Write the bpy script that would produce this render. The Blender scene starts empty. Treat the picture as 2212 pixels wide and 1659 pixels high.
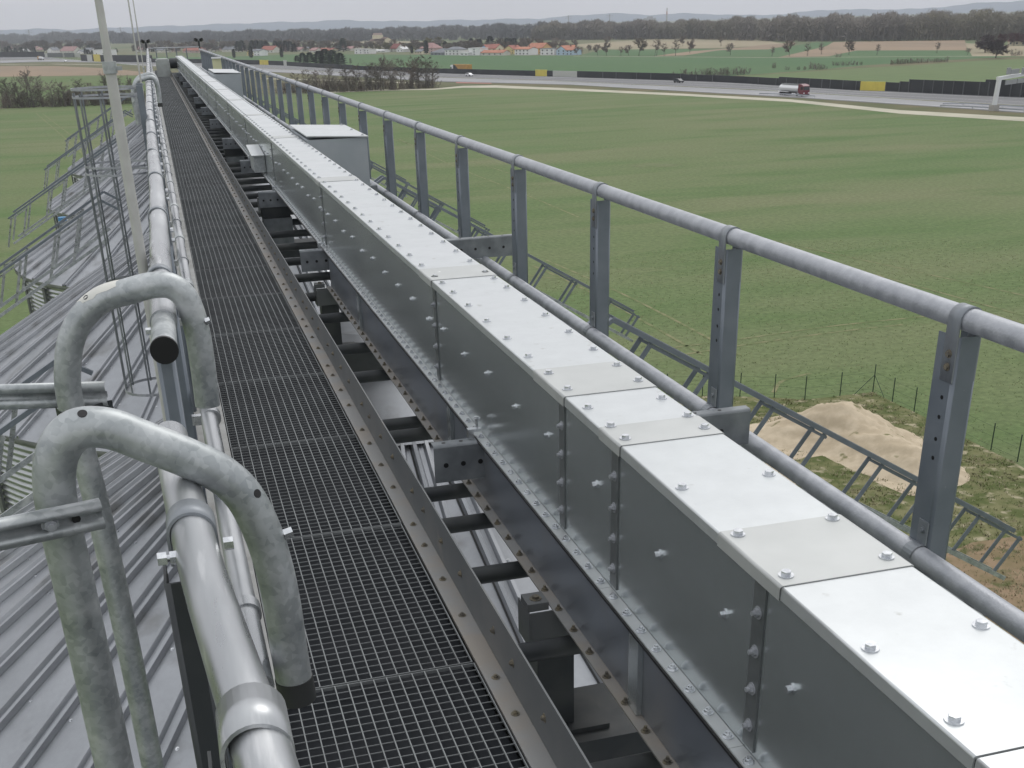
import bpy, bmesh, math, random
from mathutils import Vector, Matrix
random.seed(7)
S = bpy.context.scene
C = S.collection
PI = math.pi
CZ = 24.0                      # height of the camera above the fields (m)

# ------------------------------------------------------------------ camera (solved from the photograph)
FPX, CXP, PYP = 2440.0, 1106.0, 1249.0
def _cam_axes():
    Y = Vector((316 - CXP, 66 - PYP, FPX)).normalized()
    r = math.radians(1.55)
    h = Vector((math.cos(r), -math.sin(r), 0))
    Z = h.cross(Y).normalized()
    X = Y.cross(Z)
    return X, Y, Z
AX, AY, AZ = _cam_axes()
def wray(px, py):
    v = Vector((px - CXP, py - PYP, FPX))
    return Vector((AX.dot(v), AY.dot(v), AZ.dot(v)))
def g(px, py, z=0.0):
    """point of the level ground (height z) seen at a place of the photograph (2212 px wide)"""
    r = wray(px, py)
    t = (z - CZ) / r.z
    return Vector((r.x * t, r.y * t, z))
def dist_of(px, py): 
    p = g(px, py); return math.hypot(p.x, p.y)
def height_px(px, pyb, n):
    """metres covered by n picture rows above the ground point"""
    p = g(px, pyb); r = wray(px, pyb - n)
    return r.z * math.hypot(p.x, p.y) / math.hypot(r.x, r.y) + CZ

cam = bpy.data.cameras.new('camera'); co = bpy.data.objects.new('camera', cam); C.objects.link(co)
right = Vector((AX.x, AY.x, AZ.x)); down = Vector((AX.y, AY.y, AZ.y)); fwd = Vector((AX.z, AY.z, AZ.z))
M = Matrix(((right.x, -down.x, -fwd.x), (right.y, -down.y, -fwd.y), (right.z, -down.z, -fwd.z))).to_4x4()
M.translation = (0, 0, CZ)
co.matrix_world = M
cam.sensor_width = 36; cam.lens = 36 * FPX / 2212; cam.shift_y = (PYP - 829.5) / 2212
cam.clip_start = .05; cam.clip_end = 40000
S.camera = co

# ------------------------------------------------------------------ materials
def mat(name, col, rough=.6, metal=0., col2=None, scale=5., lo=.4, hi=.65, detail=4., bump=0., bscale=40., stretch=None,
        col3=None, scale3=1., lo3=.5, hi3=.7, spec=.5, rvar=0., obj=False, voro=None, dist=0., fine=None):
    m = bpy.data.materials.new(name); m.use_nodes = True
    nt = m.node_tree; N = nt.nodes; L = nt.links
    b = N['Principled BSDF']
    b.inputs['Roughness'].default_value = rough; b.inputs['Metallic'].default_value = metal
    b.inputs['Specular IOR Level'].default_value = spec
    b.inputs['Base Color'].default_value = (*col, 1)
    if obj:
        tc = N.new('ShaderNodeTexCoord'); src = tc.outputs['Object']
    else:
        ge = N.new('ShaderNodeNewGeometry'); src = ge.outputs['Position']
    if stretch:
        mp = N.new('ShaderNodeMapping'); L.new(src, mp.inputs[0]); mp.inputs['Scale'].default_value = stretch
        if dist: mp.inputs['Rotation'].default_value = (0, 0, dist)
        src = mp.outputs[0]
    cur = None
    def noise(sc, l, h, det=detail):
        n = N.new('ShaderNodeTexNoise'); L.new(src, n.inputs['Vector']); n.inputs['Scale'].default_value = sc; n.inputs['Detail'].default_value = det
        r = N.new('ShaderNodeMapRange'); L.new(n.outputs[0], r.inputs[0]); r.inputs[1].default_value = l; r.inputs[2].default_value = h
        return r.outputs[0], n.outputs[0]
    def mix(fac, a, bcol):
        x = N.new('ShaderNodeMix'); x.data_type = 'RGBA'; L.new(fac, x.inputs[0])
        if isinstance(a, tuple): x.inputs[6].default_value = (*a, 1)
        else: L.new(a, x.inputs[6])
        x.inputs[7].default_value = (*bcol, 1)
        return x.outputs[2]
    if col2:
        if voro:
            v = N.new('ShaderNodeTexVoronoi'); L.new(src, v.inputs['Vector']); v.inputs['Scale'].default_value = voro
            bw = N.new('ShaderNodeSeparateColor'); L.new(v.outputs['Color'], bw.inputs[0]); fac = bw.outputs[0]
            f2, raw = noise(scale, lo, hi)
            mm = N.new('ShaderNodeMath'); mm.operation = 'MULTIPLY_ADD'; L.new(fac, mm.inputs[0]); mm.inputs[1].default_value = .42
            hh = N.new('ShaderNodeMath'); hh.operation = 'MULTIPLY'; L.new(f2, hh.inputs[0]); hh.inputs[1].default_value = .58
            L.new(hh.outputs[0], mm.inputs[2]); fac = mm.outputs[0]
        else:
            fac, raw = noise(scale, lo, hi)
        cur = mix(fac, col, col2)
        if rvar:
            rr = N.new('ShaderNodeMapRange'); L.new(fac, rr.inputs[0]); rr.inputs[3].default_value = rough - rvar; rr.inputs[4].default_value = rough + rvar
            L.new(rr.outputs[0], b.inputs['Roughness'])
    if col3:
        f3, _ = noise(scale3, lo3, hi3, 8)
        cur = mix(f3, cur if cur is not None else col, col3)
    if fine and cur is not None:
        if not obj:
            gp_ = ge.outputs['Position']
            n = N.new('ShaderNodeTexNoise'); L.new(gp_, n.inputs['Vector']); n.inputs['Scale'].default_value = fine[0]; n.inputs['Detail'].default_value = 8; n.inputs['Roughness'].default_value = .7
            r = N.new('ShaderNodeMapRange'); L.new(n.outputs[0], r.inputs[0]); r.inputs[1].default_value = .3; r.inputs[2].default_value = .7; r.inputs[3].default_value = 1 - fine[1]; r.inputs[4].default_value = 1 + fine[1]
            v = N.new('ShaderNodeVectorMath'); v.operation = 'SCALE'; L.new(cur, v.inputs[0]); L.new(r.outputs[0], v.inputs['Scale']); cur = v.outputs[0]
    if cur is not None: L.new(cur, b.inputs['Base Color'])
    if bump:
        n = N.new('ShaderNodeTexNoise'); L.new(src, n.inputs['Vector']); n.inputs['Scale'].default_value = bscale; n.inputs['Detail'].default_value = 3
        bp = N.new('ShaderNodeBump'); bp.inputs['Strength'].default_value = bump; bp.inputs['Distance'].default_value = .01
        L.new(n.outputs[0], bp.inputs['Height']); L.new(bp.outputs[0], b.inputs['Normal'])
    return m

Mt = {}
Mt['galv'] = mat('galvanised pipe', (.27, .295, .305), .46, .6, (.54, .565, .575), 12, .32, .66, voro=70, rvar=.1, col3=(.62, .64, .64), scale3=7, lo3=.60, hi3=.74)
Mt['galv_bright'] = mat('bright galvanised rail', (.33, .345, .36), .34, .8, (.50, .515, .53), 13, .35, .66, 7, rvar=.12, stretch=(1, .12, 1), col3=(.62, .63, .64), scale3=30, lo3=.58, hi3=.72)
Mt['galv_dull'] = mat('dull zinc rail', (.34, .355, .385), .52, .45, (.46, .475, .505), 16, .35, .7, rvar=.1, bump=.15, bscale=120)
Mt['cover'] = mat('zinc cover sheet', (.60, .625, .635), .36, .55, (.54, .565, .575), 2.2, .35, .7, rvar=.06, col3=(.42, .43, .42), scale3=16, lo3=.655, hi3=.76, fine=(9, .05))
Mt['cover_strap'] = mat('dull zinc strap', (.50, .515, .51), .5, .35, (.44, .455, .45), 5, .35, .7, col3=(.85, .85, .84), scale3=9, lo3=.72, hi3=.75)
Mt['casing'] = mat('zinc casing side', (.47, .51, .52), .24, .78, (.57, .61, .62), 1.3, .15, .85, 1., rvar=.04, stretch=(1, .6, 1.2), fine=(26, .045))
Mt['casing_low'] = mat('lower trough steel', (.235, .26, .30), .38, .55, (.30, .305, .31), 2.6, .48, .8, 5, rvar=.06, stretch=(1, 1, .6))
Mt['flange'] = mat('zinc flange', (.52, .54, .545), .45, .4, (.45, .47, .475), 6)
Mt['joint'] = mat('joint strip', (.15, .163, .168), .4, .5, (.21, .225, .23), 9)
Mt['bolt'] = mat('zinc bolt', (.72, .74, .76), .25, .85, (.55, .57, .6), 60)
Mt['bolt_dull'] = mat('weathered bolt', (.15, .14, .12), .55, .4, (.24, .21, .15), 60)
Mt['post'] = mat('grey painted post', (.165, .19, .22), .45, .3, (.20, .225, .255), 7, .35, .7, rvar=.06, col3=(.3, .31, .32), scale3=60, lo3=.74, hi3=.78)
Mt['bearer'] = mat('bearer zinc', (.17, .185, .20), .45, .4, (.25, .27, .285), 8)
Mt['strap'] = mat('grey strap', (.24, .26, .285), .45, .35, (.29, .31, .33), 9)
Mt['dark'] = mat('dark steel', (.045, .05, .055), .5, .3, (.075, .08, .08), 5)
Mt['rust'] = mat('weathered flange', (.28, .28, .275), .6, .2, (.30, .275, .245), 5, .42, .62, col3=(.40, .39, .36), scale3=3, lo3=.62, hi3=.8)
Mt['toe'] = mat('toe board steel', (.15, .16, .165), .55, .3, (.185, .19, .19), 3, col3=(.27, .25, .22), scale3=4, lo3=.66, hi3=.8)
Mt['plate'] = mat('deck edge plate', (.34, .345, .34), .6, .25, (.26, .26, .25), 6, col3=(.5, .5, .48), scale3=15, lo3=.66, hi3=.75)
Mt['grating'] = mat('grating bar', (.24, .255, .26), .55, .3, (.19, .20, .205), 3)
Mt['under'] = mat('dark tray', (.012, .0145, .018), .8, 0, (.020, .022, .026), 3, spec=.2)  # near-black tone of the sheet below the grating
Mt['roof'] = mat('roof sheet', (.37, .385, .41), .36, .6, (.30, .315, .335), .8, .35, .7, rvar=.06, col3=(.17, .17, .165), scale3=2.2, lo3=.54, hi3=.78, fine=(7, .08))
Mt['wall'] = mat('corrugated zinc wall', (.52, .54, .55), .28, .75, (.44, .46, .47), 1.5)
Mt['wallpost'] = mat('wall stiffener', (.16, .17, .165), .55, .4)
Mt['eave'] = mat('eave flashing', (.27, .28, .275), .6, .25, (.2, .21, .2), 3)
Mt['black'] = mat('black plastic cap', (.006, .006, .007), .45)
Mt['cap'] = mat('dark roof overlap shade', (.035, .037, .037), .5)
Mt['blue'] = mat('blue plastic', (.10, .30, .55), .5)
Mt['white'] = mat('white paint', (.75, .76, .77), .5, 0, (.65, .66, .67), 3)
Mt['motor'] = mat('grey-green guard', (.42, .45, .44), .55, .1, (.35, .37, .36), 4)
Mt['yellowish'] = mat('pale yellow box', (.62, .62, .40), .6)

# fields
Mt['ground'] = mat('ground', (.12, .145, .075), .95, 0, (.17, .165, .10), .004, .4, .6, spec=.1)
Mt['field'] = mat('field of young crop', (.122, .172, .072), .95, 0, (.172, .188, .10), 1., .36, .70, 8, stretch=(.012, .045, 1), dist=.25, fine=(1.7, .26),
                  col3=(.086, .148, .050), scale3=2.4, lo3=.5, hi3=.8, spec=.1)
Mt['field_left'] = mat('field of short crop', (.108, .162, .062), .95, 0, (.14, .17, .08), 1., .36, .7, 6, stretch=(.03, .012, 1), spec=.1, fine=(1.2, .2))
Mt['field_far'] = mat('far green field', (.082, .148, .068), .95, 0, (.098, .158, .074), 1., .36, .66, 4, stretch=(.012, .004, 1), spec=.1, fine=(.12, .10))
Mt['field_strip'] = mat('light green field', (.13, .18, .08), .95, 0, (.142, .18, .085), 1., .36, .66, 4, stretch=(.012, .004, 1), spec=.1, fine=(.12, .10))
Mt['brown'] = mat('ploughed field', (.30, .225, .16), .95, 0, (.255, .20, .145), 1., .4, .6, 4, stretch=(.02, .006, 1), spec=.1)
Mt['tan'] = mat('harvested field', (.33, .28, .195), .95, 0, (.28, .25, .17), 1., .4, .6, 4, stretch=(.01, .004, 1), spec=.1)
Mt['verge'] = mat('dry verge', (.16, .145, .085), .95, 0, (.115, .125, .065), .05, .4, .6, spec=.1)
Mt['track'] = mat('pale gravel track', (.50, .47, .38), .95, 0, (.42, .40, .32), .1, spec=.1)
Mt['thin_crop'] = mat('thin crop', (.155, .178, .092), .95, 0, (.135, .172, .08), .3, spec=.1, fine=(.7, .2))
Mt['rut'] = mat('dry wheel rut', (.23, .225, .125), .95, 0, (.135, .168, .075), .8, .40, .6, spec=.1)
Mt['road'] = mat('asphalt', (.20, .20, .205), .85, 0, (.175, .175, .18), .03, .4, .6, spec=.2)
Mt['road2'] = mat('pale asphalt', (.33, .33, .34), .85, 0, (.29, .29, .30), .05, .4, .6, spec=.2)
Mt['yard'] = mat('rough grass', (.095, .115, .042), .95, 0, (.19, .185, .095), .7, .42, .62, 10, spec=.1, col3=(.36, .32, .22), scale3=1.3, lo3=.56, hi3=.68)
Mt['soil'] = mat('bare soil', (.28, .205, .135), .95, 0, (.20, .16, .09), .7, .4, .62, 8, spec=.1, col3=(.11, .115, .05), scale3=1.1, lo3=.55, hi3=.65)
Mt['sand'] = mat('sand', (.55, .465, .345), .95, 0, (.45, .375, .27), 1.2, .4, .6, 10, bump=1., bscale=3.2, spec=.1, col3=(.20, .19, .10), scale3=.75, lo3=.63, hi3=.68)
Mt['wood1'] = mat('bare twigs', (.175, .155, .13), .9, 0, (.13, .117, .10), .08, .4, .6, spec=.1)
Mt['wood2'] = mat('bare twigs brown', (.20, .165, .135), .9, 0, (.15, .125, .105), .08, .4, .6, spec=.1)
Mt['bark'] = mat('bark', (.125, .113, .098), .9, spec=.1)
Mt['ever'] = mat('evergreen needles', (.022, .035, .022), .9, 0, (.04, .055, .03), .3, .4, .6, spec=.1)
Mt['redleaf'] = mat('dark red twigs', (.13, .06, .06), .9, 0, (.10, .05, .05), .1, spec=.1)
Mt['purple'] = mat('purple brown twigs', (.09, .065, .06), .9, 0, (.07, .05, .048), .1, spec=.1)
Mt['budding'] = mat('budding twigs', (.18, .165, .08), .9, 0, (.13, .12, .06), .1, spec=.1)
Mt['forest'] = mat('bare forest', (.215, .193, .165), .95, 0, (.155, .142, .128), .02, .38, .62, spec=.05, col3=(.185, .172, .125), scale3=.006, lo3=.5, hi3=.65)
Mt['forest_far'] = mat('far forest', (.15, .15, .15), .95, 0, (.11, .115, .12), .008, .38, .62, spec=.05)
Mt['hills'] = mat('hills', (.15, .19, .24), 1., 0, spec=0.)  # blue of the distance haze is put into this base colour
Mt['fence'] = mat('green fence post', (.015, .04, .02), .6)
Mt['barrier'] = mat('dark noise barrier', (.030, .032, .035), .7, 0, (.042, .044, .046), .1, spec=.2)
Mt['barrier_post'] = mat('barrier post', (.10, .105, .11), .6)
Mt['yellow'] = mat('yellow panel', (.62, .52, .09), .6, 0, (.55, .46, .08), .4)
Mt['paleglass'] = mat('pale panel', (.45, .46, .42), .5)
Mt['steel'] = mat('road steel', (.40, .42, .45), .45, .4)
Mt['gantry'] = mat('gantry paint', (.62, .64, .65), .5)
Mt['tyre'] = mat('tyre', (.012, .012, .012), .8)
Mt['glass'] = mat('dark glass', (.02, .025, .03), .15)
Mt['tank'] = mat('polished tank', (.70, .71, .72), .3, .6)
Mt['redcab'] = mat('dark red paint', (.13, .012, .025), .35)
Mt['orange'] = mat('orange tarpaulin', (.50, .27, .06), .6, 0, (.40, .22, .06), .5)
Mt['navy'] = mat('dark tarpaulin', (.03, .035, .045), .6)
Mt['silver'] = mat('light chassis', (.3, .31, .32), .5, .4)
Mt['darkcar'] = mat('dark car paint', (.03, .035, .04), .3)
Mt['whitecar'] = mat('white car paint', (.78, .79, .80), .3)
Mt['netting'] = mat('reddish netting', (.38, .14, .10), .8)
Mt['concrete'] = mat('concrete', (.38, .37, .34), .85, 0, (.32, .31, .29), .3)
WALLS = dict(white=(.78, .78, .78), cream=(.68, .62, .46), blue=(.34, .50, .68), pale=(.64, .64, .58), yellow=(.66, .55, .28),
             orange=(.62, .40, .18), lightblue=(.45, .58, .70), grey=(.24, .26, .28), pink=(.5, .38, .36))
ROOFS = dict(red=(.33, .12, .09), orange=(.45, .19, .12), brown=(.15, .10, .08), grey=(.19, .20, .22), pink=(.36, .21, .20), dark=(.09, .085, .085), white=(.7, .7, .7), darkred=(.21, .065, .055))
for k, v in WALLS.items(): Mt['w_' + k] = mat('wall ' + k, v, .85, 0, tuple(c * .88 for c in v), .25)
for k, v in ROOFS.items(): Mt['r_' + k] = mat('roof ' + k, v, .85, 0, tuple(c * .82 for c in v), .3)

# ------------------------------------------------------------------ mesh helpers (world coordinates; the parent's base is subtracted)
def bm_(): return bmesh.new()
def quad(bm, pts):
    return bm.faces.new([bm.verts.new(p) for p in pts])
def box(bm, x0, x1, y0, y1, z0, z1):
    v = [bm.verts.new(p) for p in ((x0, y0, z0), (x1, y0, z0), (x1, y1, z0), (x0, y1, z0), (x0, y0, z1), (x1, y0, z1), (x1, y1, z1), (x0, y1, z1))]
    for f in ((3, 2, 1, 0), (4, 5, 6, 7), (0, 1, 5, 4), (1, 2, 6, 5), (2, 3, 7, 6), (3, 0, 4, 7)): bm.faces.new([v[i] for i in f])
def bar(bm, a, b, w, h, up=(0, 0, 1)):
    a = Vector(a); b = Vector(b); d = (b - a).normalized(); u = Vector(up)
    s = d.cross(u)
    if s.length < 1e-4: s = d.cross(Vector((1, 0, 0)))
    s.normalize(); n = s.cross(d)
    c = [(-1, -1), (1, -1), (1, 1), (-1, 1)]
    A = [bm.verts.new(a + s * i * w / 2 + n * j * h / 2) for i, j in c]
    B = [bm.verts.new(b + s * i * w / 2 + n * j * h / 2) for i, j in c]
    for i in range(4): bm.faces.new((A[i], A[(i + 1) % 4], B[(i + 1) % 4], B[i]))
    bm.faces.new(A[::-1]); bm.faces.new(B)
def tube(bm, pts, r, seg=16, cap=True, smooth=True, taper=None):
    pts = [Vector(p) for p in pts]; rings = []
    t = (pts[1] - pts[0]).normalized()
    u = t.cross(Vector((0, 0, 1)));  u = u if u.length > .05 else t.cross(Vector((1, 0, 0))); u.normalize()
    for i, p in enumerate(pts):
        if 0 < i < len(pts) - 1: tt = (pts[i + 1] - pts[i - 1]).normalized()
        elif i == 0: tt = (pts[1] - pts[0]).normalized()
        else: tt = (pts[-1] - pts[-2]).normalized()
        u = (u - tt * u.dot(tt)).normalized(); w = tt.cross(u)
        rr = r if taper is None else r * (1 + (taper - 1) * i / (len(pts) - 1))
        rings.append([bm.verts.new(p + (u * math.cos(a) + w * math.sin(a)) * rr) for a in [2 * PI * k / seg for k in range(seg)]])
    for A, B in zip(rings, rings[1:]):
        for k in range(seg):
            f = bm.faces.new((A[k], A[(k + 1) % seg], B[(k + 1) % seg], B[k])); f.smooth = smooth
    if cap: bm.faces.new([bm.verts.new(v.co) for v in rings[0]][::-1]); bm.faces.new([bm.verts.new(v.co) for v in rings[-1]])
def smooth_path(pts, n=6):
    P = [Vector(p) for p in pts]; P = [P[0] * 2 - P[1]] + P + [P[-1] * 2 - P[-2]]; out = []
    for i in range(1, len(P) - 2):
        a, b, c, d = P[i - 1:i + 3]
        for k in range(n):
            t = k / n
            out.append(.5 * ((2 * b) + (c - a) * t + (2 * a - 5 * b + 4 * c - d) * t * t + (3 * b - a - 3 * c + d) * t ** 3))
    return out + [P[-2]]
def hexbolt(bm, p, n, r=.0095, h=.008, flange=True, washer_r=None, stud=0.):
    p = Vector(p); n = Vector(n).normalized(); u = n.orthogonal().normalized(); w = n.cross(u); a0 = random.random() * 1.0
    def disc(rr, z0, z1, k):
        A = [bm.verts.new(p + n * z0 + (u * math.cos(a0 + 2 * PI * i / k) + w * math.sin(a0 + 2 * PI * i / k)) * rr) for i in range(k)]
        B = [bm.verts.new(p + n * z1 + (u * math.cos(a0 + 2 * PI * i / k) + w * math.sin(a0 + 2 * PI * i / k)) * rr) for i in range(k)]
        for i in range(k): bm.faces.new((A[i], A[(i + 1) % k], B[(i + 1) % k], B[i]))
        bm.faces.new(B)
    z = 0.
    if flange: disc(washer_r or r * 1.5, 0, h * .25, 12); z = h * .25
    disc(r, z, h, 6)
    if stud: disc(r * .55, h, h + stud, 8)
def obj(name, bm, m, parent=None, label=None, smooth=False):
    me = bpy.data.meshes.new(name)
    if parent is not None:
        off = parent.location.copy()
        if parent.parent is not None: off += parent.parent.location
        bmesh.ops.translate(bm, vec=-off, verts=bm.verts)
    bmesh.ops.recalc_face_normals(bm, faces=bm.faces)
    if smooth:
        for f in bm.faces: f.smooth = True
    bm.to_mesh(me); bm.free()
    me.materials.append(Mt[m] if isinstance(m, str) else m)
    o = bpy.data.objects.new(name, me); C.objects.link(o)
    if parent is not None: o.parent = parent
    if label: o['label'] = label
    return o
def tag(o, label, cat=None, group=None, kind=None):
    if label: o['label'] = label
    if cat: o['category'] = cat
    if group: o['group'] = group
    if kind: o['kind'] = kind
    return o
def thing(name, label, cat, loc=(0, 0, 0), group=None):
    o = bpy.data.objects.new(name, None); C.objects.link(o); o.location = loc
    o.empty_display_size = .1
    return tag(o, label, cat, group)
def struct(name, bm, m):
    o = obj(name, bm, m); o['kind'] = 'structure'; return o
def copy_tree(o, parent=None):
    c = o.copy(); C.objects.link(c)
    if parent is not None: c.parent = parent
    for ch in [x for x in list(bpy.data.objects) if x.parent == o]: copy_tree(ch, c)
    return c
KIDS = {}
def copy_thing(root, loc, rotz=0., scale=1., label=None, group=None):
    if root.name not in KIDS:
        kids = [x for x in bpy.data.objects if x.parent == root]
        KIDS[root.name] = [(k, [y for y in bpy.data.objects if y.parent == k]) for k in kids]
    r = root.copy(); C.objects.link(r); r.location = loc; r.rotation_euler = (0, 0, rotz)
    r.scale = (scale,) * 3 if not isinstance(scale, tuple) else scale
    if label: r['label'] = label
    if group: r['group'] = group
    for k, sub in KIDS[root.name]:
        c = k.copy(); C.objects.link(c); c.parent = r
        for s in sub:
            d = s.copy(); C.objects.link(d); d.parent = c
    return r
def poly(name, pts, z, m, kind='structure'):
    bm = bm_(); f = bm.faces.new([bm.verts.new((p[0], p[1], z)) for p in pts])
    bmesh.ops.triangulate(bm, faces=[f])
    for f in bm.faces:
        f.normal_update()
        if f.normal.z < 0: f.normal_flip()
    o = obj(name, bm, m); o['kind'] = kind
    return o
def strip(name, pts, w, z, m):
    bm = bm_(); P = [Vector((p[0], p[1], 0)) for p in pts]; L_ = []; R_ = []
    for i, p in enumerate(P):
        d = (P[min(i + 1, len(P) - 1)] - P[max(i - 1, 0)]).normalized(); n = Vector((-d.y, d.x, 0))
        L_.append(bm.verts.new((p + n * w / 2).to_tuple()[:2] + (z,))); R_.append(bm.verts.new((p - n * w / 2).to_tuple()[:2] + (z,)))
    for i in range(len(P) - 1): bm.faces.new((L_[i], R_[i], R_[i + 1], L_[i + 1]))
    o = obj(name, bm, m); o['kind'] = 'structure'; return o

# ================================================================== THE GALLERY
DZ = CZ - 1.864                                      # deck level
YE = 66.0                                            # far end of the gallery
def Zr(z): return CZ + z

# ---- walkway
wk = thing('walkway', 'long narrow steel walkway of dark grating running away beside the conveyor', 'walkway', (.4, 1, DZ))
GX0, GX1 = .10, .727
def grating(y0, y1):
    bm = bm_(); n = 15; w = (GX1 - GX0 - .01) / n
    for i in range(n + 1):
        x = GX0 + .005 + i * w; box(bm, x - .0017, x + .0017, y0 + .004, y1 - .004, DZ - .009, DZ)
    m = 30; d = (y1 - y0 - .012) / m
    for j in range(m + 1):
        y = y0 + .006 + j * d
        t = .0012 if j in (0, m) else .0008
        box(bm, GX0 + .005, GX1 - .005, y - t, y + t, DZ - (.012 if j in (0, m) else .005), DZ - (.0006 if j in (0, m) else .0018))
    return bm
ys = []; y = 0.695
y = .695 - 1.2
PL = 1.2
g0 = obj('grating_panel', grating(0, PL), 'grating', None)
gpan = []
yy = .69 - PL
k = 0
while yy < YE:
    o = g0 if k == 0 else g0.copy()
    if k: C.objects.link(o)
    o.parent = wk; o.location = Vector((random.uniform(-.003, .003), yy, 0)) - wk.location
    gpan.append(o); yy += PL; k += 1
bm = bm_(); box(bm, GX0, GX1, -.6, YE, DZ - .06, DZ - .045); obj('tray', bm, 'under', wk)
bm = bm_(); box(bm, -.10, .097, -.6, YE, DZ - .02, DZ); obj('edge_plate', bm, 'plate', wk, 'pale grey plate beside the railing')
bm = bm_(); box(bm, .731, .803, -.6, YE, DZ - .012, DZ + .002); obj('edge_plate', bm, 'rust', wk, 'rust-stained grey plate beside the toe board')
bm = bm_(); box(bm, .797, .803, -.6, YE, DZ + .0045, DZ + .187); obj('toe_board', bm, 'toe', wk)
bm = bm_(); box(bm, .80, .806, -.6, YE, DZ - .20, DZ - .014); box(bm, .74, .7995, -.6, YE, DZ - .20, DZ - .194); obj('side_channel', bm, 'dark', wk)
bm = bm_(); box(bm, -.13, -.124, -.6, YE, DZ - .20, DZ + .15); obj('side_channel', bm, 'toe', wk)
# bolts of the edge plate and the toe board
bolts = []
y = 1.15; k = 0
while y < YE:
    bolts.append(((.765, y, DZ + .002), (0, 0, 1))); bolts.append(((.797, y + .13, DZ + .10), (-1, 0, 0)))
    y += (.32, .22, .44, .30)[k % 4]; k += 1
for i in range(0, 90):
    bm = bm_(); hexbolt(bm, bolts[i][0], bolts[i][1], .0085, .009, True, .014, .003); obj('bolt', bm, 'bolt_dull', wk)
bm = bm_()
for p, n in bolts[90:]: hexbolt(bm, p, n, .0085, .009, True, .014, .008)
obj('bolt', bm, 'bolt_dull', wk)['kind'] = 'stuff'
# cross tubes under the deck
tys = [2.52, 3.26, 3.90, 4.42, 4.80, 5.66, 5.86, 6.85, 7.55, 8.5] + [9.3 + .8 * i for i in range(70)]
for i, y in enumerate(t for t in tys if t < YE):
    bm = bm_(); tube(bm, [(.806, y, DZ - .10), (2.44, y, DZ - .10)], .036, 14); obj('cross_tube', bm, 'dark', wk)
bm = bm_(); box(bm, 2.45, 2.58, -.6, YE, DZ - .45, DZ - .23); obj('side_beam', bm, 'dark', wk)

# ---- conveyor
DT = -1.095; DB = -1.585
cv = thing('chain_conveyor', 'long closed zinc conveyor trough with bolted bright covers beside the walkway', 'conveyor', (1.29, 1, Zr(DB)))
CXL, CXR = 1.125, 1.447
joints = [-.62, .62, 1.257, 1.91, 2.853, 3.353, 5.322, 9.332, 13.45, 17.288]
while joints[-1] < 56: joints.append(joints[-1] + 3.95)
joints.append(60.2)
def cover_bm(y0, y1):
    bm = bm_()
    prof = [(CXL, Zr(DT) - .030), (CXL + .0003, Zr(DT) - .005), (CXL + .0015, Zr(DT) - .0012), (CXL + .005, Zr(DT)), (CXR - .005, Zr(DT)), (CXR - .0015, Zr(DT) - .0012), (CXR - .0003, Zr(DT) - .005), (CXR, Zr(DT) - .030)]
    prof2 = prof + [(CXR - .004, Zr(DT) - .030), (CXR - .004, Zr(DT) - .007), (CXL + .004, Zr(DT) - .007), (CXL + .004, Zr(DT) - .030)]
    A = [bm.verts.new((x, y0, z)) for x, z in prof2]; B = [bm.verts.new((x, y1, z)) for x, z in prof2]; n = len(prof2)
    for i in range(n):
        f = bm.faces.new((A[i], A[(i + 1) % n], B[(i + 1) % n], B[i])); f.smooth = i in (1, 2, 4, 5)
    bm.faces.new(A[::-1]); bm.faces.new(B)
    return bm
strap_len = {1: .2, 3: .30, 4: .17, 5: .33, 2: 0.}
cover_bolts = []
def cb(y, h=DT):
    cover_bolts.append(((CXL + .034, y, Zr(h)), (0, 0, 1))); cover_bolts.append(((CXR - .034, y + .01, Zr(h)), (0, 0, 1)))
near_y = [.93, 1.36, 1.62, 1.95, 2.18, 2.50, 2.90, 3.02, 3.22, 3.42, 3.62, 3.86, 4.14, 4.44, 4.74, 5.02, 5.24, 5.40]
for i in range(len(joints) - 1):
    y0, y1 = joints[i], joints[i + 1]
    o = obj('cover', cover_bm(y0 + .003, y1 - .003), 'cover', cv)
    sl = strap_len.get(i, .28 if y0 < 40 else 0)
    if sl and i:
        bm = bm_()
        pr = [(CXL - .003, Zr(DT) - .032), (CXL - .0027, Zr(DT) - .004), (CXL - .0012, Zr(DT) + .001), (CXL + .004, Zr(DT) + .003), (CXR - .004, Zr(DT) + .003), (CXR + .0012, Zr(DT) + .001), (CXR + .0027, Zr(DT) - .004), (CXR + .003, Zr(DT) - .032)]
        A = [bm.verts.new((x, y0 - .002, z)) for x, z in pr]; B = [bm.verts.new((x, y0 + sl, z)) for x, z in pr]
        for j in range(len(pr) - 1): bm.faces.new((A[j], A[j + 1], B[j + 1], B[j])).smooth = j in (1, 2, 4, 5)
        A2 = [bm.verts.new((v.co.x, v.co.y, v.co.z - .0025)) for v in A]
        for j in range(len(pr) - 1): bm.faces.new((A[j], A2[j], A2[j + 1], A[j + 1]))
        B2 = [bm.verts.new((v.co.x, v.co.y, v.co.z - .0025)) for v in B]
        for j in range(len(pr) - 1): bm.faces.new((B[j], B[j + 1], B2[j + 1], B2[j]))
        obj('cover_strap', bm, 'cover_strap', cv)
for y in near_y: cb(y, DT + (.003 if any(joints[i] <= y <= joints[i] + strap_len.get(i, 0) for i in range(1, 6)) else 0))
y = 5.7
while y < 60: cb(y, DT + (.003 if any(j <= y <= j + .28 for j in joints[5:-1] if j < 40) else 0)); y += .30
for p, n in cover_bolts[:64]:
    bm = bm_(); hexbolt(bm, p, n, .0115, .012, True, .0175); obj('cover_bolt', bm, 'bolt', cv)
bm = bm_()
for p, n in cover_bolts[64:]: hexbolt(bm, p, n, .0115, .012, True, .0175)
obj('cover_bolt', bm, 'bolt', cv)['kind'] = 'stuff'
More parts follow.
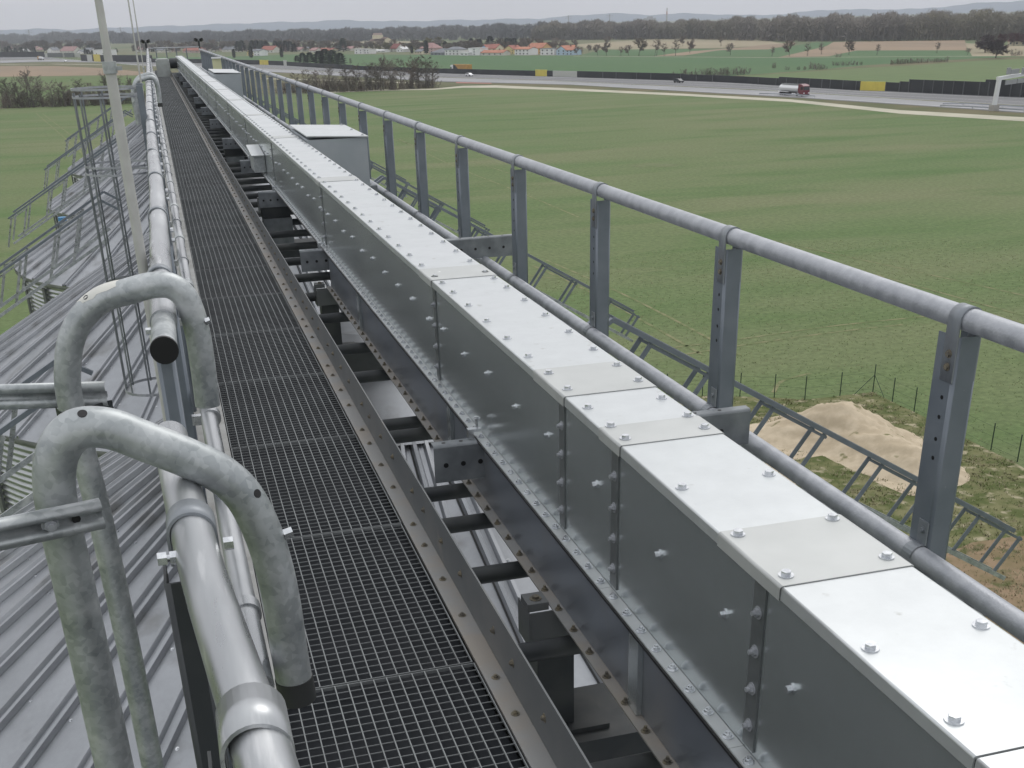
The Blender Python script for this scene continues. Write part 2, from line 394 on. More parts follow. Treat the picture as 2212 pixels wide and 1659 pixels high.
# casing sections with end flanges
cj = [-.6, .9, 2.03, 2.93, 3.42, 5.33, 9.36, 13.47, 17.3]
while cj[-1] < 56: cj.append(cj[-1] + 3.95)
cj.append(60.1)
side_scr = []; flange_nuts = []; joint_bolts = []
for i in range(len(cj) - 1):
    y0, y1 = cj[i], cj[i + 1]
    bm = bm_()
    box(bm, 1.135, 1.138, y0 + .001, y1 - .001, Zr(DB) + .004, Zr(DT) - .008)
    obj('casing', bm, 'casing', cv)
    bm = bm_(); box(bm, 1.434, 1.437, y0 + .001, y1 - .001, Zr(DB) + .004, Zr(DT) - .008); obj('casing', bm, 'casing', cv)
    bm = bm_(); box(bm, 1.096, 1.134, y0 + .001, y1 - .001, Zr(DB) - .002, Zr(DB) + .003); obj('casing_flange', bm, 'flange', cv)
    if i:
        bm = bm_(); box(bm, 1.1300, 1.1345, y0 - .052, y0 + .002, Zr(DB) + .016, Zr(DT) - .034)
        obj('joint_flange', bm, 'joint', cv)
        for q in (.10, .20, .30, .40): joint_bolts.append(((1.1300, y0 - .026, Zr(DB) + q - .02), (-1, 0, 0)))
    y = y0 + .14
    while y < y1 - .05:
        side_scr.append(((1.135, y, Zr(-1.30) + .012 * math.sin(y * 9)), (-1, 0, 0))); y += .40
y = .62
while y < 60: flange_nuts.append(((1.114, y, Zr(DB) + .003), (0, 0, 1))); y += .112
def many(name, L_, n, m, r, h, fl=True, wr=None, stud=0.):
    for p, nn in L_[:n]:
        bm = bm_(); hexbolt(bm, p, nn, r, h, fl, wr, stud); obj(name, bm, m, cv)
    if len(L_) <= n: return
    bm = bm_()
    for p, nn in L_[n:]: hexbolt(bm, p, nn, r, h, fl, wr, stud)
    obj(name, bm, m, cv)['kind'] = 'stuff'
many('side_screw', side_scr, 50, 'bolt', .0085, .016, True, .013)
many('flange_nut', flange_nuts, 90, 'bolt', .011, .010, True, .015, .006)
many('joint_bolt', joint_bolts, 32, 'galv_dull', .011, .009, True, .016, .008)
# lower trough under the casing
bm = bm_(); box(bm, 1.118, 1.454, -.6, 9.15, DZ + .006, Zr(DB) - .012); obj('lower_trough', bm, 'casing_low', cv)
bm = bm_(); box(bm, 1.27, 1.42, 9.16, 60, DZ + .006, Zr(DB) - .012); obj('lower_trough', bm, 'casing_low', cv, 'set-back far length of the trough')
bm = bm_(); box(bm, 1.078, 1.494, -.6, 9.15, DZ - .002, DZ + .004); obj('lower_flange', bm, 'rust', cv, 'rust-stained bottom flange')
bm = bm_(); box(bm, 1.090, 1.1, -.6, 60, Zr(DB) - .010, Zr(DB) - .0025); obj('seal_strip', bm, 'black', cv)
L2 = []; y = 1.9
while y < 9.1: L2.append(((1.097, y, DZ + .004), (0, 0, 1))); y += .16
many('lower_nut', L2, 99, 'bolt_dull', .009, .010, True, .014, .009)
for y in (2.62, 4.95, 7.6):
    bm = bm_(); box(bm, 1.100, 1.1175, y, y + .006, DZ + .006, Zr(DB) - .013); box(bm, 1.100, 1.104, y + .0065, y + .07, DZ + .006, Zr(DB) - .013); obj('trough_flange', bm, 'casing', cv)
# end of the conveyor: drive
bm = bm_(); box(bm, .2, .78, 57.2, 58.6, Zr(-2.0), Zr(-1.15)); bmesh.ops.bevel(bm, geom=bm.edges[:], offset=.05, segments=2, affect='EDGES')
obj('drive_guard', bm, 'motor', cv)
bm = bm_(); tube(bm, [(.8, 58.0, Zr(-1.35)), (1.12, 58.0, Zr(-1.35))], .22, 16); obj('gearbox', bm, 'dark', cv)
bm = bm_(); tube(bm, [(.45, 57.0, Zr(-2.05)), (1.0, 57.0, Zr(-2.05))], .18, 16); obj('motor', bm, 'dark', cv)

# ---- bearer brackets crossing under the conveyor
def bracket(y, box_under=False, x0=.90, x1=2.2):
    t = thing('bearer', 'grey channel bearer with round holes crossing under the conveyor', 'steel beam', (x0, y, Zr(-1.77)), 'bearers under the conveyor')
    bm = bm_(); zt = Zr(DB) - .003; H = .165
    yb = y
    prof = [(0, -H), (0, -.012), (.004, -.004), (.012, 0), (.055, 0), (.055, -.004), (.013, -.004), (.004, -.014), (.004, -H)]
    def P(x): return [bm.verts.new((x, yb + a, zt + b)) for a, b in prof]
    A = P(x0); B = P(x1); n = len(prof)
    for i in range(n): bm.faces.new((A[i], A[(i + 1) % n], B[(i + 1) % n], B[i])).smooth = i in (1, 2)
    bm.faces.new(A[::-1]); bm.faces.new(B)
    # the lower trough's cut-out is hidden; web stays in front of it
    obj('web', bm, 'bearer', t)
    bm = bm_()
    for x in [x0 + .05 + .075 * i for i in range(3)] + [x1 - .5 + .12 * i for i in range(4)]:
        tube(bm, [(x, yb - .001, zt - .09), (x, yb + .0005, zt - .09)], .011, 12)
        tube(bm, [(x, yb + .03, zt - .0005), (x, yb + .03, zt + .001)], .009, 12)
    obj('hole', bm, 'black', t)['kind'] = 'stuff'
    bm = bm_(); box(bm, 1.06, 1.084, y + .034, y + .062, zt + .001, zt + .03); box(bm, 1.06, 1.115, y + .034, y + .062, zt + .0305, zt + .043); obj('clamp', bm, 'bolt', t)
    bm = bm_(); tube(bm, [(1.102, y + .048, zt + .0435), (1.102, y + .048, zt + .085)], .0055, 8); hexbolt(bm, (1.102, y + .048, zt + .0855), (0, 0, 1), .011, .008); obj('clamp_bolt', bm, 'bolt', t)
    if box_under:
        bm = bm_(); box(bm, x0 + .03, 1.235, y + .02, y + .26, DZ - .35, zt - H - .12); obj('stool', bm, 'bearer', t)
        bm = bm_(); box(bm, x0 + .02, 1.225, y + .03, y + .2, zt - H - .115, zt - H - .001); obj('stool_top', bm, 'dark', t)
    return t
bys = [(4.40, False, .90), (9.25, False, .91), (13.0, True, .90), (16.4, False, .95), (20.0, True, .92), (24.5, False, .93), (28.5, False, .93), (33., True, .93), (38., False, .93), (43., False, .93), (48., True, .93), (53., False, .93)]
names = ['nearest bearer, below the clamp with the upright bolt', 'second bearer along the conveyor from the near end', 'third bearer, standing on a big dark stool', 'fourth bearer, just past the big stool', 'fifth bearer, standing on a smaller stool']
for i, (y, b, x0) in enumerate(bys):
    t = bracket(y, b, x0, (2.36, 2.72)[i] if i < 2 else 2.2)
    t['label'] = ('grey channel ' + names[i]) if i < len(names) else 'small distant channel bearer far along the conveyor'

# ---- columns carrying the trough
def column(y, label):
    t = thing('support_column', label, 'column', (1.1, y, DZ - .6), 'columns under the conveyor')
    bm = bm_(); box(bm, 1.035, 1.175, y + .02, y + .16, DZ - .52, DZ - .16); obj('shaft', bm, 'dark', t)
    bm = bm_(); box(bm, 1.0, 1.006, y, y + .14, DZ - .16, DZ - .02); box(bm, 1.007, 1.2, y, y + .006, DZ - .155, DZ - .02); obj('gusset', bm, 'toe', t)
    bm = bm_(); box(bm, 1.0, 1.077, y + .01, y + .10, DZ - .018, DZ + .012); obj('clamp_plate', bm, 'toe', t)
    bm = bm_(); hexbolt(bm, (1.04, y + .05, DZ + .012), (0, 0, 1), .013, .012, True, .022); obj('clamp_bolt', bm, 'bolt_dull', t)
    bm = bm_(); box(bm, .98, 1.3, y - .03, y + .21, DZ - .54, DZ - .521); obj('foot_plate', bm, 'dark', t)
    bm = bm_(); box(bm, .55, 2.1, y - .09, y + .28, DZ - .70, DZ - .541); obj('cross_beam', bm, 'dark', t)
    return t
for y, l in ((3.38, 'dark box column under the trough nearest the camera, with a clamp plate on top'), (9.2, 'dark box column under the trough just below the second bearer'),
             (14.6, 'dark box column under the trough past the big stool'), (21.5, 'dark box column far along under the trough')): column(y, l)

# ---- right railing
def strap_bm(x, y, z, r, w, leg, t=.005):
    bm = bm_(); pr = [(-r, -leg)] + [(-r * math.cos(a), r * math.sin(a)) for a in [PI * i / 14 for i in range(15)]] + [(r, -leg)]
    o = [(a, b) for a, b in pr]; i_ = [(-(r - t), -leg)] + [(-(r - t) * math.cos(a), (r - t) * math.sin(a)) for a in [PI * k / 14 for k in range(15)]] + [(r - t, -leg)]
    ring = o + i_[::-1]
    A = [bm.verts.new((x + a, y - w / 2, z + b)) for a, b in ring]; B = [bm.verts.new((x + a, y + w / 2, z + b)) for a, b in ring]
    n = len(ring)
    for k in range(n):
        f = bm.faces.new((A[k], A[(k + 1) % n], B[(k + 1) % n], B[k])); f.smooth = True
    m = len(o)
    for k in range(m - 1):
        bm.faces.new((A[k], A[n - 1 - k], A[n - 2 - k], A[k + 1])); bm.faces.new((B[k], B[k + 1], B[n - 2 - k], B[n - 1 - k]))
    return bm
RX = 2.482; RR = .0396; RZ = Zr(-.926); RLP = Zr(-1.782)
rr_ = thing('railing', 'long grey railing on the field side of the conveyor, thick pipe on square posts', 'railing', (RX, 1, DZ))
bm = bm_(); tube(bm, [(RX, yv, RZ) for yv in (-.5, 10, 20, 30, 40, 50, YE)], RR, 24); obj('rail_pipe', bm, 'galv_dull', rr_)
bm = bm_(); tube(bm, [(RX - .0616, yv, RLP) for yv in (-.5, 10, 20, 30, 40, 50, YE)], .0396, 20); obj('lower_pipe', bm, 'galv_dull', rr_)
def post_bm(x, y, w, z0, z1, d=.1):
    bm = bm_(); e = .012
    pr = [(0, d), (0, e), (e * .3, e * .3), (e, 0), (w - e, 0), (w - e * .3, e * .3), (w, e), (w, d), (w - .005, d), (w - .005, .006), (.005, .006), (.005, d)]
    A = [bm.verts.new((x + a, y + b, z0)) for a, b in pr]; B = [bm.verts.new((x + a, y + b, z1)) for a, b in pr]; n = len(pr)
    for i in range(n): bm.faces.new((A[i], A[(i + 1) % n], B[(i + 1) % n], B[i])).smooth = i in (1, 2, 4, 5)
    bm.faces.new(A[::-1]); bm.faces.new(B)
    return bm
def right_post(y):
    x = RX - RR - .001
    p = obj('post', post_bm(x, y - .033, .0935, DZ - .22, RZ - .055, .11), 'post', rr_)
    def sub(name, bm, m):
        bmesh.ops.translate(bm, vec=-rr_.location, verts=bm.verts)
        me = bpy.data.meshes.new(name); bmesh.ops.recalc_face_normals(bm, faces=bm.faces); bm.to_mesh(me); bm.free(); me.materials.append(Mt[m])
        o = bpy.data.objects.new(name, me); C.objects.link(o); o.parent = p; return o
    sub('strap', strap_bm(RX, y, RZ, RR + .006, .066, .21), 'strap')
    for z in (-.085, -.13):
        bm = bm_(); hexbolt(bm, (RX - RR - .006, y, RZ + z - .03), (-1, 0, 0), .0105, .009, True, .015); sub('bolt', bm, 'bolt_dull')
    bm = bm_()
    for z in (-.27, -.34, -.42, -.49): tube(bm, [(x - .001, y + .01, RZ + z), (x + .0005, y + .01, RZ + z)], .0075, 10)
    sub('hole', bm, 'black')
    bm = bm_(); zl = RLP
    bar(bm, (x - .004, y, zl + .04), (x - .004, y, zl + .13), .055, .005, (1, 0, 0))
    pts = [(RX - .0616 - .0435 * math.cos(a), zl + .0435 * math.sin(a)) for a in [PI * i / 10 for i in range(11)]] + [(x - .0065, zl + .05)]
    A = [bm.verts.new((a, y - .027, b)) for a, b in pts]; B = [bm.verts.new((a, y + .027, b)) for a, b in pts]
    for k in range(len(pts) - 1): bm.faces.new((A[k], A[k + 1], B[k + 1], B[k]))
    hexbolt(bm, (x - .007, y, zl + .095), (-1, 0, 0), .01, .01)
    sub('pipe_clip', bm, 'strap')
    return p
p0 = right_post(3.19)
kids0 = [o for o in bpy.data.objects if o.parent == p0]
for k in range(-2, 40):
    if k == 0: continue
    c = p0.copy(); C.objects.link(c); c.parent = rr_; c.location = p0.location + Vector((0, 1.747 * k, 0))
    for s in kids0:
        d = s.copy(); C.objects.link(d); d.parent = c
    if 3.19 + 1.747 * k > YE - 1.8: break
# ---- left railing
LX = -.085; LR = .043; LZ = Zr(-.845)
lr = thing('railing', 'bright galvanised railing along the open left side of the walkway', 'railing', (LX, 1, DZ))
far_pts = [(-.083, 3.80, LZ), (-.08, 5, LZ), (-.076, 7, LZ), (-.088, 10, LZ), (-.1, 14, LZ), (-.098, 20, LZ), (-.09, 30, LZ), (-.085, 50, LZ), (-.083, YE, LZ)]
bm = bm_(); tube(bm, far_pts, LR, 24); obj('rail_pipe', bm, 'galv_bright', lr, 'far length of pipe')
bm = bm_(); tube(bm, [(-.085, 3.44, LZ), (-.083, 3.9, LZ)], LR - .005, 24, False); obj('rail_end', bm, 'galv', lr)
bm = bm_(); tube(bm, [(-.085, 3.436, LZ), (-.085, 3.452, LZ)], LR - .002, 24); obj('end_cap', bm, 'black', lr)
NZ = Zr(-.872)
bm = bm_(); tube(bm, smooth_path([(-.085, 2.70, NZ), (-.05, 2.0, NZ), (-.014, 1.56, NZ), (.010, 1.285, NZ), (.03, 1.0, NZ), (.06, .6, NZ)], 4), .041, 28); obj('rail_pipe', bm, 'galv_bright', lr, 'near length of pipe')
def strap_l(x, y, z, r=LR): 
    return strap_bm(x, y, z, r + .006, .07, .14)
sp0 = None
lys = [4.56 + 1.644 * k for k in range(37)]
def lsub(p, name, bm, m):
    bmesh.ops.translate(bm, vec=-lr.location, verts=bm.verts)
    me = bpy.data.meshes.new(name); bmesh.ops.recalc_face_normals(bm, faces=bm.faces); bm.to_mesh(me); bm.free(); me.materials.append(Mt[m])
    o = bpy.data.objects.new(name, me); C.objects.link(o); o.parent = p; return o
lp0 = obj('post', post_bm(LX - .045, 4.56 - .04, .09, DZ - .2, LZ - .055), 'post', lr)
lsub(lp0, 'strap', strap_l(LX, 4.56, LZ), 'strap')
for z in (-.07, -.12):
    bm = bm_(); hexbolt(bm, (LX + LR + .007, 4.56, LZ + z), (1, 0, 0), .012, .016, False); lsub(lp0, 'bolt', bm, 'bolt')
kl = [o for o in bpy.data.objects if o.parent == lp0]
for y in lys[1:]:
    if y > YE: break
    c = lp0.copy(); C.objects.link(c); c.parent = lr; c.location = lp0.location + Vector((-.008 if y > 9 else 0.005, y - 4.56, 0))
    for s in kl:
        d = s.copy(); C.objects.link(d); d.parent = c
# near post, its sleeve, and the post beside the gap
pn = obj('post', post_bm(-.065, 1.30, .075, DZ - .2, NZ - .045), 'dark', lr)
bm = strap_bm(.003, 1.355, NZ, .0495, .11, .10, .006); lsub(pn, 'strap', bm, 'galv_bright')
bm = bm_(); tube(bm, [(-.12, 1.98, NZ + .004), (-.03, 1.98, NZ + .004)], .007, 8); hexbolt(bm, (-.098, 1.98, NZ + .004), (1, 0, 0), .0135, .017, False); hexbolt(bm, (-.120, 1.98, NZ + .004), (1, 0, 0), .0135, .017, False); hexbolt(bm, (.0, 2.02, NZ), (1, 0, 0), .013, .018, False); obj('bolt', bm, 'bolt', lr)
pm = obj('post', post_bm(-.115, 1.94, .06, DZ - .2, NZ - .03), 'dark', lr)
lsub(pm, 'strap', strap_bm(-.056, 2.12, NZ, .0475, .075, .06, .006), 'strap')
for y in (3.5, 2.62):
    obj('post', post_bm(-.115, y, .055, DZ - .2, LZ - .05), 'post', lr)
# end rail of the gallery
er = thing('railing', 'short railing closing the far end of the gallery', 'railing', (1.1, YE, DZ))
bm = bm_(); tube(bm, [(-.08, YE + .06, Zr(-.82)), (RX, YE + .06, Zr(-.82))], .03, 10); obj('rail_pipe', bm, 'galv_dull', er)
for x in (.3, .8, 1.3, 1.8):
    bm = bm_(); box(bm, x, x + .05, YE + .03, YE + .08, DZ - .2, Zr(-.86)); obj('post', bm, 'post', er)
for x, l in ((-.12, 'black floodlight on the left corner of the far end railing'), (RX + .02, 'black floodlight on the right corner of the far end railing')):
    t = thing('floodlight', l, 'lamp', (x, YE + .2, Zr(-.8)), 'floodlights at the far end')
    bm = bm_(); box(bm, x - .05, x + .05, YE + .15, YE + .25, Zr(-.95), Zr(-.52)); obj('bracket', bm, 'dark', t)
    for s in (-1, 1):
        bm = bm_(); bar(bm, (x + s * .08, YE + .2, Zr(-.52)), (x + s * .20, YE + .1, Zr(-.46)), .10, .13); obj('lamp_head', bm, 'black', t)

# ---- cable conduit beside the left railing
cd = thing('conduit_pipe', 'thin shiny conduit pipe with many sleeves below the left rail', 'pipe', (.02, 3, Zr(-1.3)))
bm = bm_(); tube(bm, [(.033, 2.2, Zr(-1.3)), (.024, 3, Zr(-1.3)), (.016, 4.2, Zr(-1.3)), (.012, 7, Zr(-1.3)), (.008, 11, Zr(-1.3)), (-.004, 16, Zr(-1.3)), (-.01, 24, Zr(-1.3)), (-.01, YE, Zr(-1.3))], .030, 20); obj('pipe', bm, 'galv_bright', cd)
y = 2.55; k = 0
while y < YE:
    x = .033 - .02 * min(1, (y - 2) / 5) - .02 * min(1, max(0, y - 7) / 15)
    if k < 90:
        bm = bm_(); w = (.05, .11)[k % 2]; tube(bm, [(x, y, Zr(-1.3)), (x, y + w, Zr(-1.3))], .035, 20); obj('sleeve', bm, ('galv_bright', 'galv')[k % 2], cd)
        if k % 2 == 0:
            bm = bm_(); box(bm, x - .07, x - .036, y, y + .03, Zr(-1.32), Zr(-1.285)); obj('clip', bm, 'bolt', cd)
    y += .82; k += 1

# ---- grab hoops of the ladder, left
def hoop(pts, Y, label, r=.0415, capped=False):
    t = thing('grab_hoop', label, 'handrail hoop', (pts[0][0], Y, pts[0][1]), 'grab hoops at the ladders')
    P = smooth_path([(x, Y + dy, z) for x, z, dy in pts], 6)
    bm = bm_(); tube(bm, P, r, 28); obj('pipe', bm, 'galv', t)
    return t
def sc(L_, s, Y0): return [(x * s, Zr(z * s), 0) for x, z in L_]
NEAR = [(-.334, -2.75), (-.333, -1.9), (-.333, -1.45), (-.334, -1.1), (-.335, -.95), (-.328, -.855), (-.305, -.79), (-.262, -.752), (-.2, -.757), (-.13, -.795), (-.05, -.842), (.015, -.888), (.06, -.948), (.09, -1.04), (.106, -1.14), (.113, -1.24), (.115, -1.34), (.118, -1.44)]
sN = 2.30 / 2.45
near_pts = sc(NEAR, sN, 2.30)
hn = hoop(near_pts, 2.30, 'nearest galvanised grab hoop bent over the rail, with a dark plastic end cap')
x_, z_, _ = near_pts[-1]
bm = bm_(); tube(bm, [(x_, 2.30, z_ + .005), (x_ + .003, 2.30, z_ - .055)], .0435, 24); obj('end_cap', bm, 'cap', hn)
def hole(parent, p, n, r=.008):
    bm = bm_(); n = Vector(n).normalized(); p = Vector(p); tube(bm, [p - n * .002, p + n * .0015], r, 14); obj('hole', bm, 'black', parent)
def pipe_hole(t, pts, Y, i, ang, r=.0415, rr=.008):
    P = smooth_path([(x, Y, z) for x, z, _ in pts], 6); tt = (P[i + 1] - P[i - 1]).normalized(); u = Vector((0, -1, 0)); w = tt.cross(u)
    if w.z < 0: w = -w
    n = w * math.cos(ang) + u * math.sin(ang); hole(t, P[i] + n * (r - .0012), n, rr)
pipe_hole(hn, near_pts, 2.30, 44, .55, rr=.0095); pipe_hole(hn, near_pts, 2.30, 72, .75, rr=.0095)
bm = bm_(); hexbolt(bm, (.128, 2.30, Zr(-.99)), (1, .1, .2), .013, .02, False); obj('bolt', bm, 'bolt', hn)
FAR = [(-.402, -2.9), (-.402, -2.3), (-.405, -1.9), (-.412, -1.54), (-.424, -1.3), (-.432, -1.12), (-.42, -1.02), (-.392, -.925), (-.345, -.852), (-.27, -.796), (-.184, -.776), (-.1, -.762), (-.04, -.772), (0., -.82), (.018, -.92), (.02, -1.04), (.017, -1.19)]
sF = 3.85 / 4.0
far_pts = sc(FAR, sF, 3.85)
hf = hoop(far_pts, 3.85, 'galvanised grab hoop with a pale worn patch, just past the gap in the railing', .0415)
pipe_hole(hf, far_pts, 3.85, 52, .5, rr=.009)
bm = bm_(); hexbolt(bm, (-.1225, 3.72, Zr(-.85)), (-1, 0, 0), .012, .016, False); obj('bolt', bm, 'bolt', hf)
bm = bm_(); hexbolt(bm, (.048, 3.83, Zr(-.86)), (1, 0, .3), .012, .016, False); obj('bolt', bm, 'bolt', hf)
def patch(parent, pts, Y, r, i0, i1, a0, a1):
    """thin worn/whitewashed skin lying on the pipe"""
    P = smooth_path([(x, Y, z) for x, z, _ in pts], 6); bm = bm_(); rows = []
    for i in range(i0, i1 + 1):
        tt = (P[i + 1] - P[i - 1]).normalized(); u = Vector((0, -1, 0)); w = tt.cross(u)
        if w.z < 0: w = -w
        f = (i - i0) / (i1 - i0); rag = .10 * math.sin(f * 9) + .06 * math.sin(f * 23)
        b0 = a0 + (a1 - a0) * .0; b1 = a1 + rag
        taper = math.sin(PI * min(1, max(0, f))) ** .35
        rows.append([bm.verts.new(P[i] + (w * math.cos(a) + u * math.sin(a)) * (r + .0007)) for a in [(b0 + (b1 - b0) * k / 8) * taper for k in range(9)]])
    for A, B in zip(rows, rows[1:]):
        for k in range(8): bm.faces.new((A[k], A[k + 1], B[k + 1], B[k])).smooth = True
    return bm
Mt['worn'] = mat('pale worn zinc', (.66, .655, .61), .55, .2, (.60, .60, .565), 20)
obj('worn_patch', patch(hf, far_pts, 3.85, .0415, 50, 59, -.7, 1.0), 'worn', hf)
# third and fourth hoops further along
for Y, l in ((22.4, 'small distant grab hoop with a dark foot, nearer of the far pair'), (23.9, 'small distant grab hoop behind the other far hoop')):
    t = hoop([(x * sF + .03, Zr(z * sF), 0) for x, z in FAR[3:]], Y, l)
    bm = bm_(); tube(bm, [(.047, Y, Zr(-1.15)), (.047, Y, Zr(-1.21))], .045, 16); obj('end_cap', bm, 'cap', t)
# cage channels at the near ladder
def channel(a, b, hgt, label, nut, strapx=None, strapY=None, bent=False):
    a = Vector(a); b = Vector(b); d = (b - a).normalized(); n = Vector((d.y, -d.x, 0)).normalized()
    if n.y > 0: n = -n
    t = thing('channel_rail', label, 'steel channel', a)
    bm = bm_(); h = hgt
    pr = [(0, h / 2), (.012, h / 2 - .001), (.02, h / 2 - .01), (.02, h * .22), (.012, h * .13), (.004, h * .11), (.004, -h * .11), (.012, -h * .13), (.02, -h * .22), (.02, -h / 2 + .01), (.012, -h / 2 + .001), (0, -h / 2)]
    back = [(x - .003, z) for x, z in pr][::-1]
    ring = pr + back
    A = [bm.verts.new(a + n * x + Vector((0, 0, z))) for x, z in ring]; B = [bm.verts.new(b + n * x + Vector((0, 0, z))) for x, z in ring]; k = len(ring)
    for i in range(k): bm.faces.new((A[i], A[(i + 1) % k], B[(i + 1) % k], B[i])).smooth = i < len(pr) - 1
    m = len(pr)
    for i in range(m - 1):
        bm.faces.new((A[i], A[k - 1 - i], A[k - 2 - i], A[i + 1])); bm.faces.new((B[i], B[i + 1], B[k - 2 - i], B[k - 1 - i]))
    obj('profile', bm, 'galv', t)
    if nut is not None:
        p = a + d * nut; bm = bm_(); hexbolt(bm, p + n * .0045, n, .013, .011, True, .017, .009); obj('nut', bm, 'galv_dull', t)
        hole(t, p + d * .05 * (1 if d.x > 0 else -1) + n * .0045, n, .0085)
    return t
channel((-.225, 2.235, Zr(-.862)), (-1.0, 2.05, Zr(-.862)), .062, 'short galvanised channel with a nut, clamped across the nearest hoop leg', .10)
cr = channel((-.30, 3.90, Zr(-1.085)), (-1.2, 4.14, Zr(-1.085)), .085, 'galvanised channel clamped behind the second hoop by a wide strap', None)
bm = bm_(); pts = [(-.405 - .052 * math.cos(a), 3.85 - .052 * math.sin(a)) for a in [PI * i / 14 for i in range(15)]] + [(-.31, 3.895), (-.29, 3.90)]
pts = [(-.47, 3.89)] + pts
A = [bm.verts.new((x, y, Zr(-1.15))) for x, y in pts]; B = [bm.verts.new((x, y, Zr(-1.108))) for x, y in pts]
for i in range(len(pts) - 1): bm.faces.new((A[i], A[i + 1], B[i + 1], B[i])).smooth = True
e = bmesh.ops.solidify(bm, geom=bm.faces[:], thickness=.004)
obj('strap', bm, 'strap', cr)
# ---- ladder with cage
CY = 13.4
lad = thing('caged_ladder', 'grey ladder inside a round safety cage hanging outside the left railing', 'ladder', (-.48, CY, Zr(-4)))
for s in (-1, 1):
    bm = bm_(); bar(bm, (-.155, CY + s * .26, Zr(-4.3)), (-.155, CY + s * .26, Zr(-.5)), .06, .03, (0, 1, 0)); obj('stile', bm, 'post', lad)
bm = bm_()
for i in range(15): tube(bm, [(-.155, CY - .26, Zr(-4.2 + .26 * i)), (-.155, CY + .26, Zr(-4.6 + .28 * i))], .014, 8)
obj('rungs', bm, 'post', lad)
def ring_bm(z, h, r=.345, cx=-.49):
    bm = bm_(); n = 30; O = []
    for i in range(n + 1):
        a = math.radians(38 + (322 - 38) * i / n); x = cx + r * math.cos(a); yv = CY + r * 1.05 * math.sin(a)
        O.append((x, yv))
    O = [(-.165, CY + .26)] + O + [(-.165, CY - .26)]
    for (x0, y0), (x1, y1) in zip(O, O[1:]):
        quad(bm, [(x0, y0, z - h / 2), (x1, y1, z - h / 2), (x1, y1, z + h / 2), (x0, y0, z + h / 2)])
    bmesh.ops.remove_doubles(bm, verts=bm.verts, dist=.001)
    bmesh.ops.solidify(bm, geom=bm.faces[:], thickness=.006)
    return bm
for z, h in ((-.525, .02), (-.60, .02), (-1.27, .02), (-1.345, .02), (-2.50, .03), (-3.70, .03)):
    obj('cage_ring', ring_bm(Zr(z), h), 'galv_dull', lad)
for a in (180, 140, 220, 100, 260, 195, 165):
    a = math.radians(a); x = -.49 + .335 * math.cos(a); yv = CY + .352 * math.sin(a)
    bm = bm_(); bar(bm, (x, yv, Zr(-3.72)), (x, yv, Zr(-.56)), .020, .008, (math.cos(a), math.sin(a), 0)); obj('cage_bar', bm, 'bearer', lad)
# ---- lightning rods on the left railing
def rod(x, y, z0, z1, zc, r, label):
    t = thing('lightning_rod', label, 'lightning rod', (x, y, Zr(z0)), 'lightning rods on the railing')
    bm = bm_(); tube(bm, [(x, y, Zr(z0)), (x, y, Zr(zc))], r, 16); obj('pole', bm, 'pole', t)
    bm = bm_(); tube(bm, [(x, y, Zr(zc)), (x - .004, y, Zr(z1))], r * .78, 14, taper=.55); obj('tip', bm, 'pole', t)
    bm = bm_(); tube(bm, [(x, y, Zr(zc) - .03), (x, y, Zr(zc) + .012)], r * 1.28, 16); box(bm, x + r, x + r * 2.2, y - .008, y + .008, Zr(zc) - .02, Zr(zc) - .005); obj('collar', bm, 'galv', t)
Mt['pole'] = mat('light plastic pole', (.47, .47, .45), .55, .05, (.54, .54, .52), 10)
rod(-.155, 5.0, -1.9, 1.2, -.115, .0205, 'thick pale lightning rod with a collar, standing before the ladder cage')
rod(-.185, 19., -1.9, 2.6, -.7, .016, 'thin pale lightning rod far along the left railing, nearer of two')
rod(-.17, 27., -1.9, 3.4, -.7, .016, 'thin pale lightning rod far along the left railing, farther of two')
# ---- spout boxes on the field side of the conveyor
def spout(y0, y1, x1, z1, z0, dz, label):
    t = thing('spout_box', label, 'inspection box', (1.5, y0, Zr(z0)), 'spout boxes beside the conveyor')
    bm = bm_(); A = [(1.452, y0, Zr(z1 + dz)), (x1, y0, Zr(z1)), (x1, y1, Zr(z1)), (1.452, y1, Zr(z1 + dz))]
    T = [bm.verts.new(p) for p in A]; B = [bm.verts.new((p[0], p[1], p[2] - .012)) for p in A]
    bm.faces.new(T); bm.faces.new(B[::-1])
    for i in range(4): bm.faces.new((T[i], B[i], B[(i + 1) % 4], T[(i + 1) % 4]))
    obj('lid', bm, 'cover', t)
    bm = bm_(); box(bm, 1.46, x1 - .015, y0 + .02, y1 - .02, Zr(z0), Zr(z1) - .013); obj('body', bm, 'sheet', t)
    bm = bm_(); box(bm, 1.46, x1 + .01, y0 - .01, y1 + .01, Zr(z0) - .03, Zr(z0) - .001); obj('flange', bm, 'galv', t)
    bm = bm_()
    for yv in (y0 + .08, (y0 + y1) / 2, y1 - .08): hexbolt(bm, (x1 - .05, yv, Zr(z1) + .006), (0, 0, 1), .012, .012)
    obj('lid_bolts', bm, 'bolt', t)
Mt['sheet'] = mat('grey zinc sheet', (.36, .395, .42), .45, .35, (.40, .43, .455), 4)
spout(12.75, 14.4, 2.10, -1.06, -1.62, .03, 'large zinc spout box with a bright lid beside the conveyor, near the third bearer')
spout(31.5, 34.5, 2.12, -1.0, -1.6, .03, 'smaller-looking distant spout box with a bright lid, second along the conveyor')
t = thing('inlet_flap', 'small white hinged flap box on the walkway side of the conveyor', 'inspection box', (1.0, 14.6, Zr(-1.4)))
bm = bm_(); box(bm, 1.0, 1.13, 14.5, 15.1, Zr(-1.55), Zr(-1.37)); obj('body', bm, 'galv', t)
bm = bm_(); bar(bm, (1.05, 14.45, Zr(-1.36)), (1.05, 15.2, Zr(-1.30)), .15, .012); obj('flap', bm, 'cover', t)
t = thing('control_box', 'pale yellow control box on the field-side railing near the far end', 'control box', (2.3, 45, Zr(-1.2)))
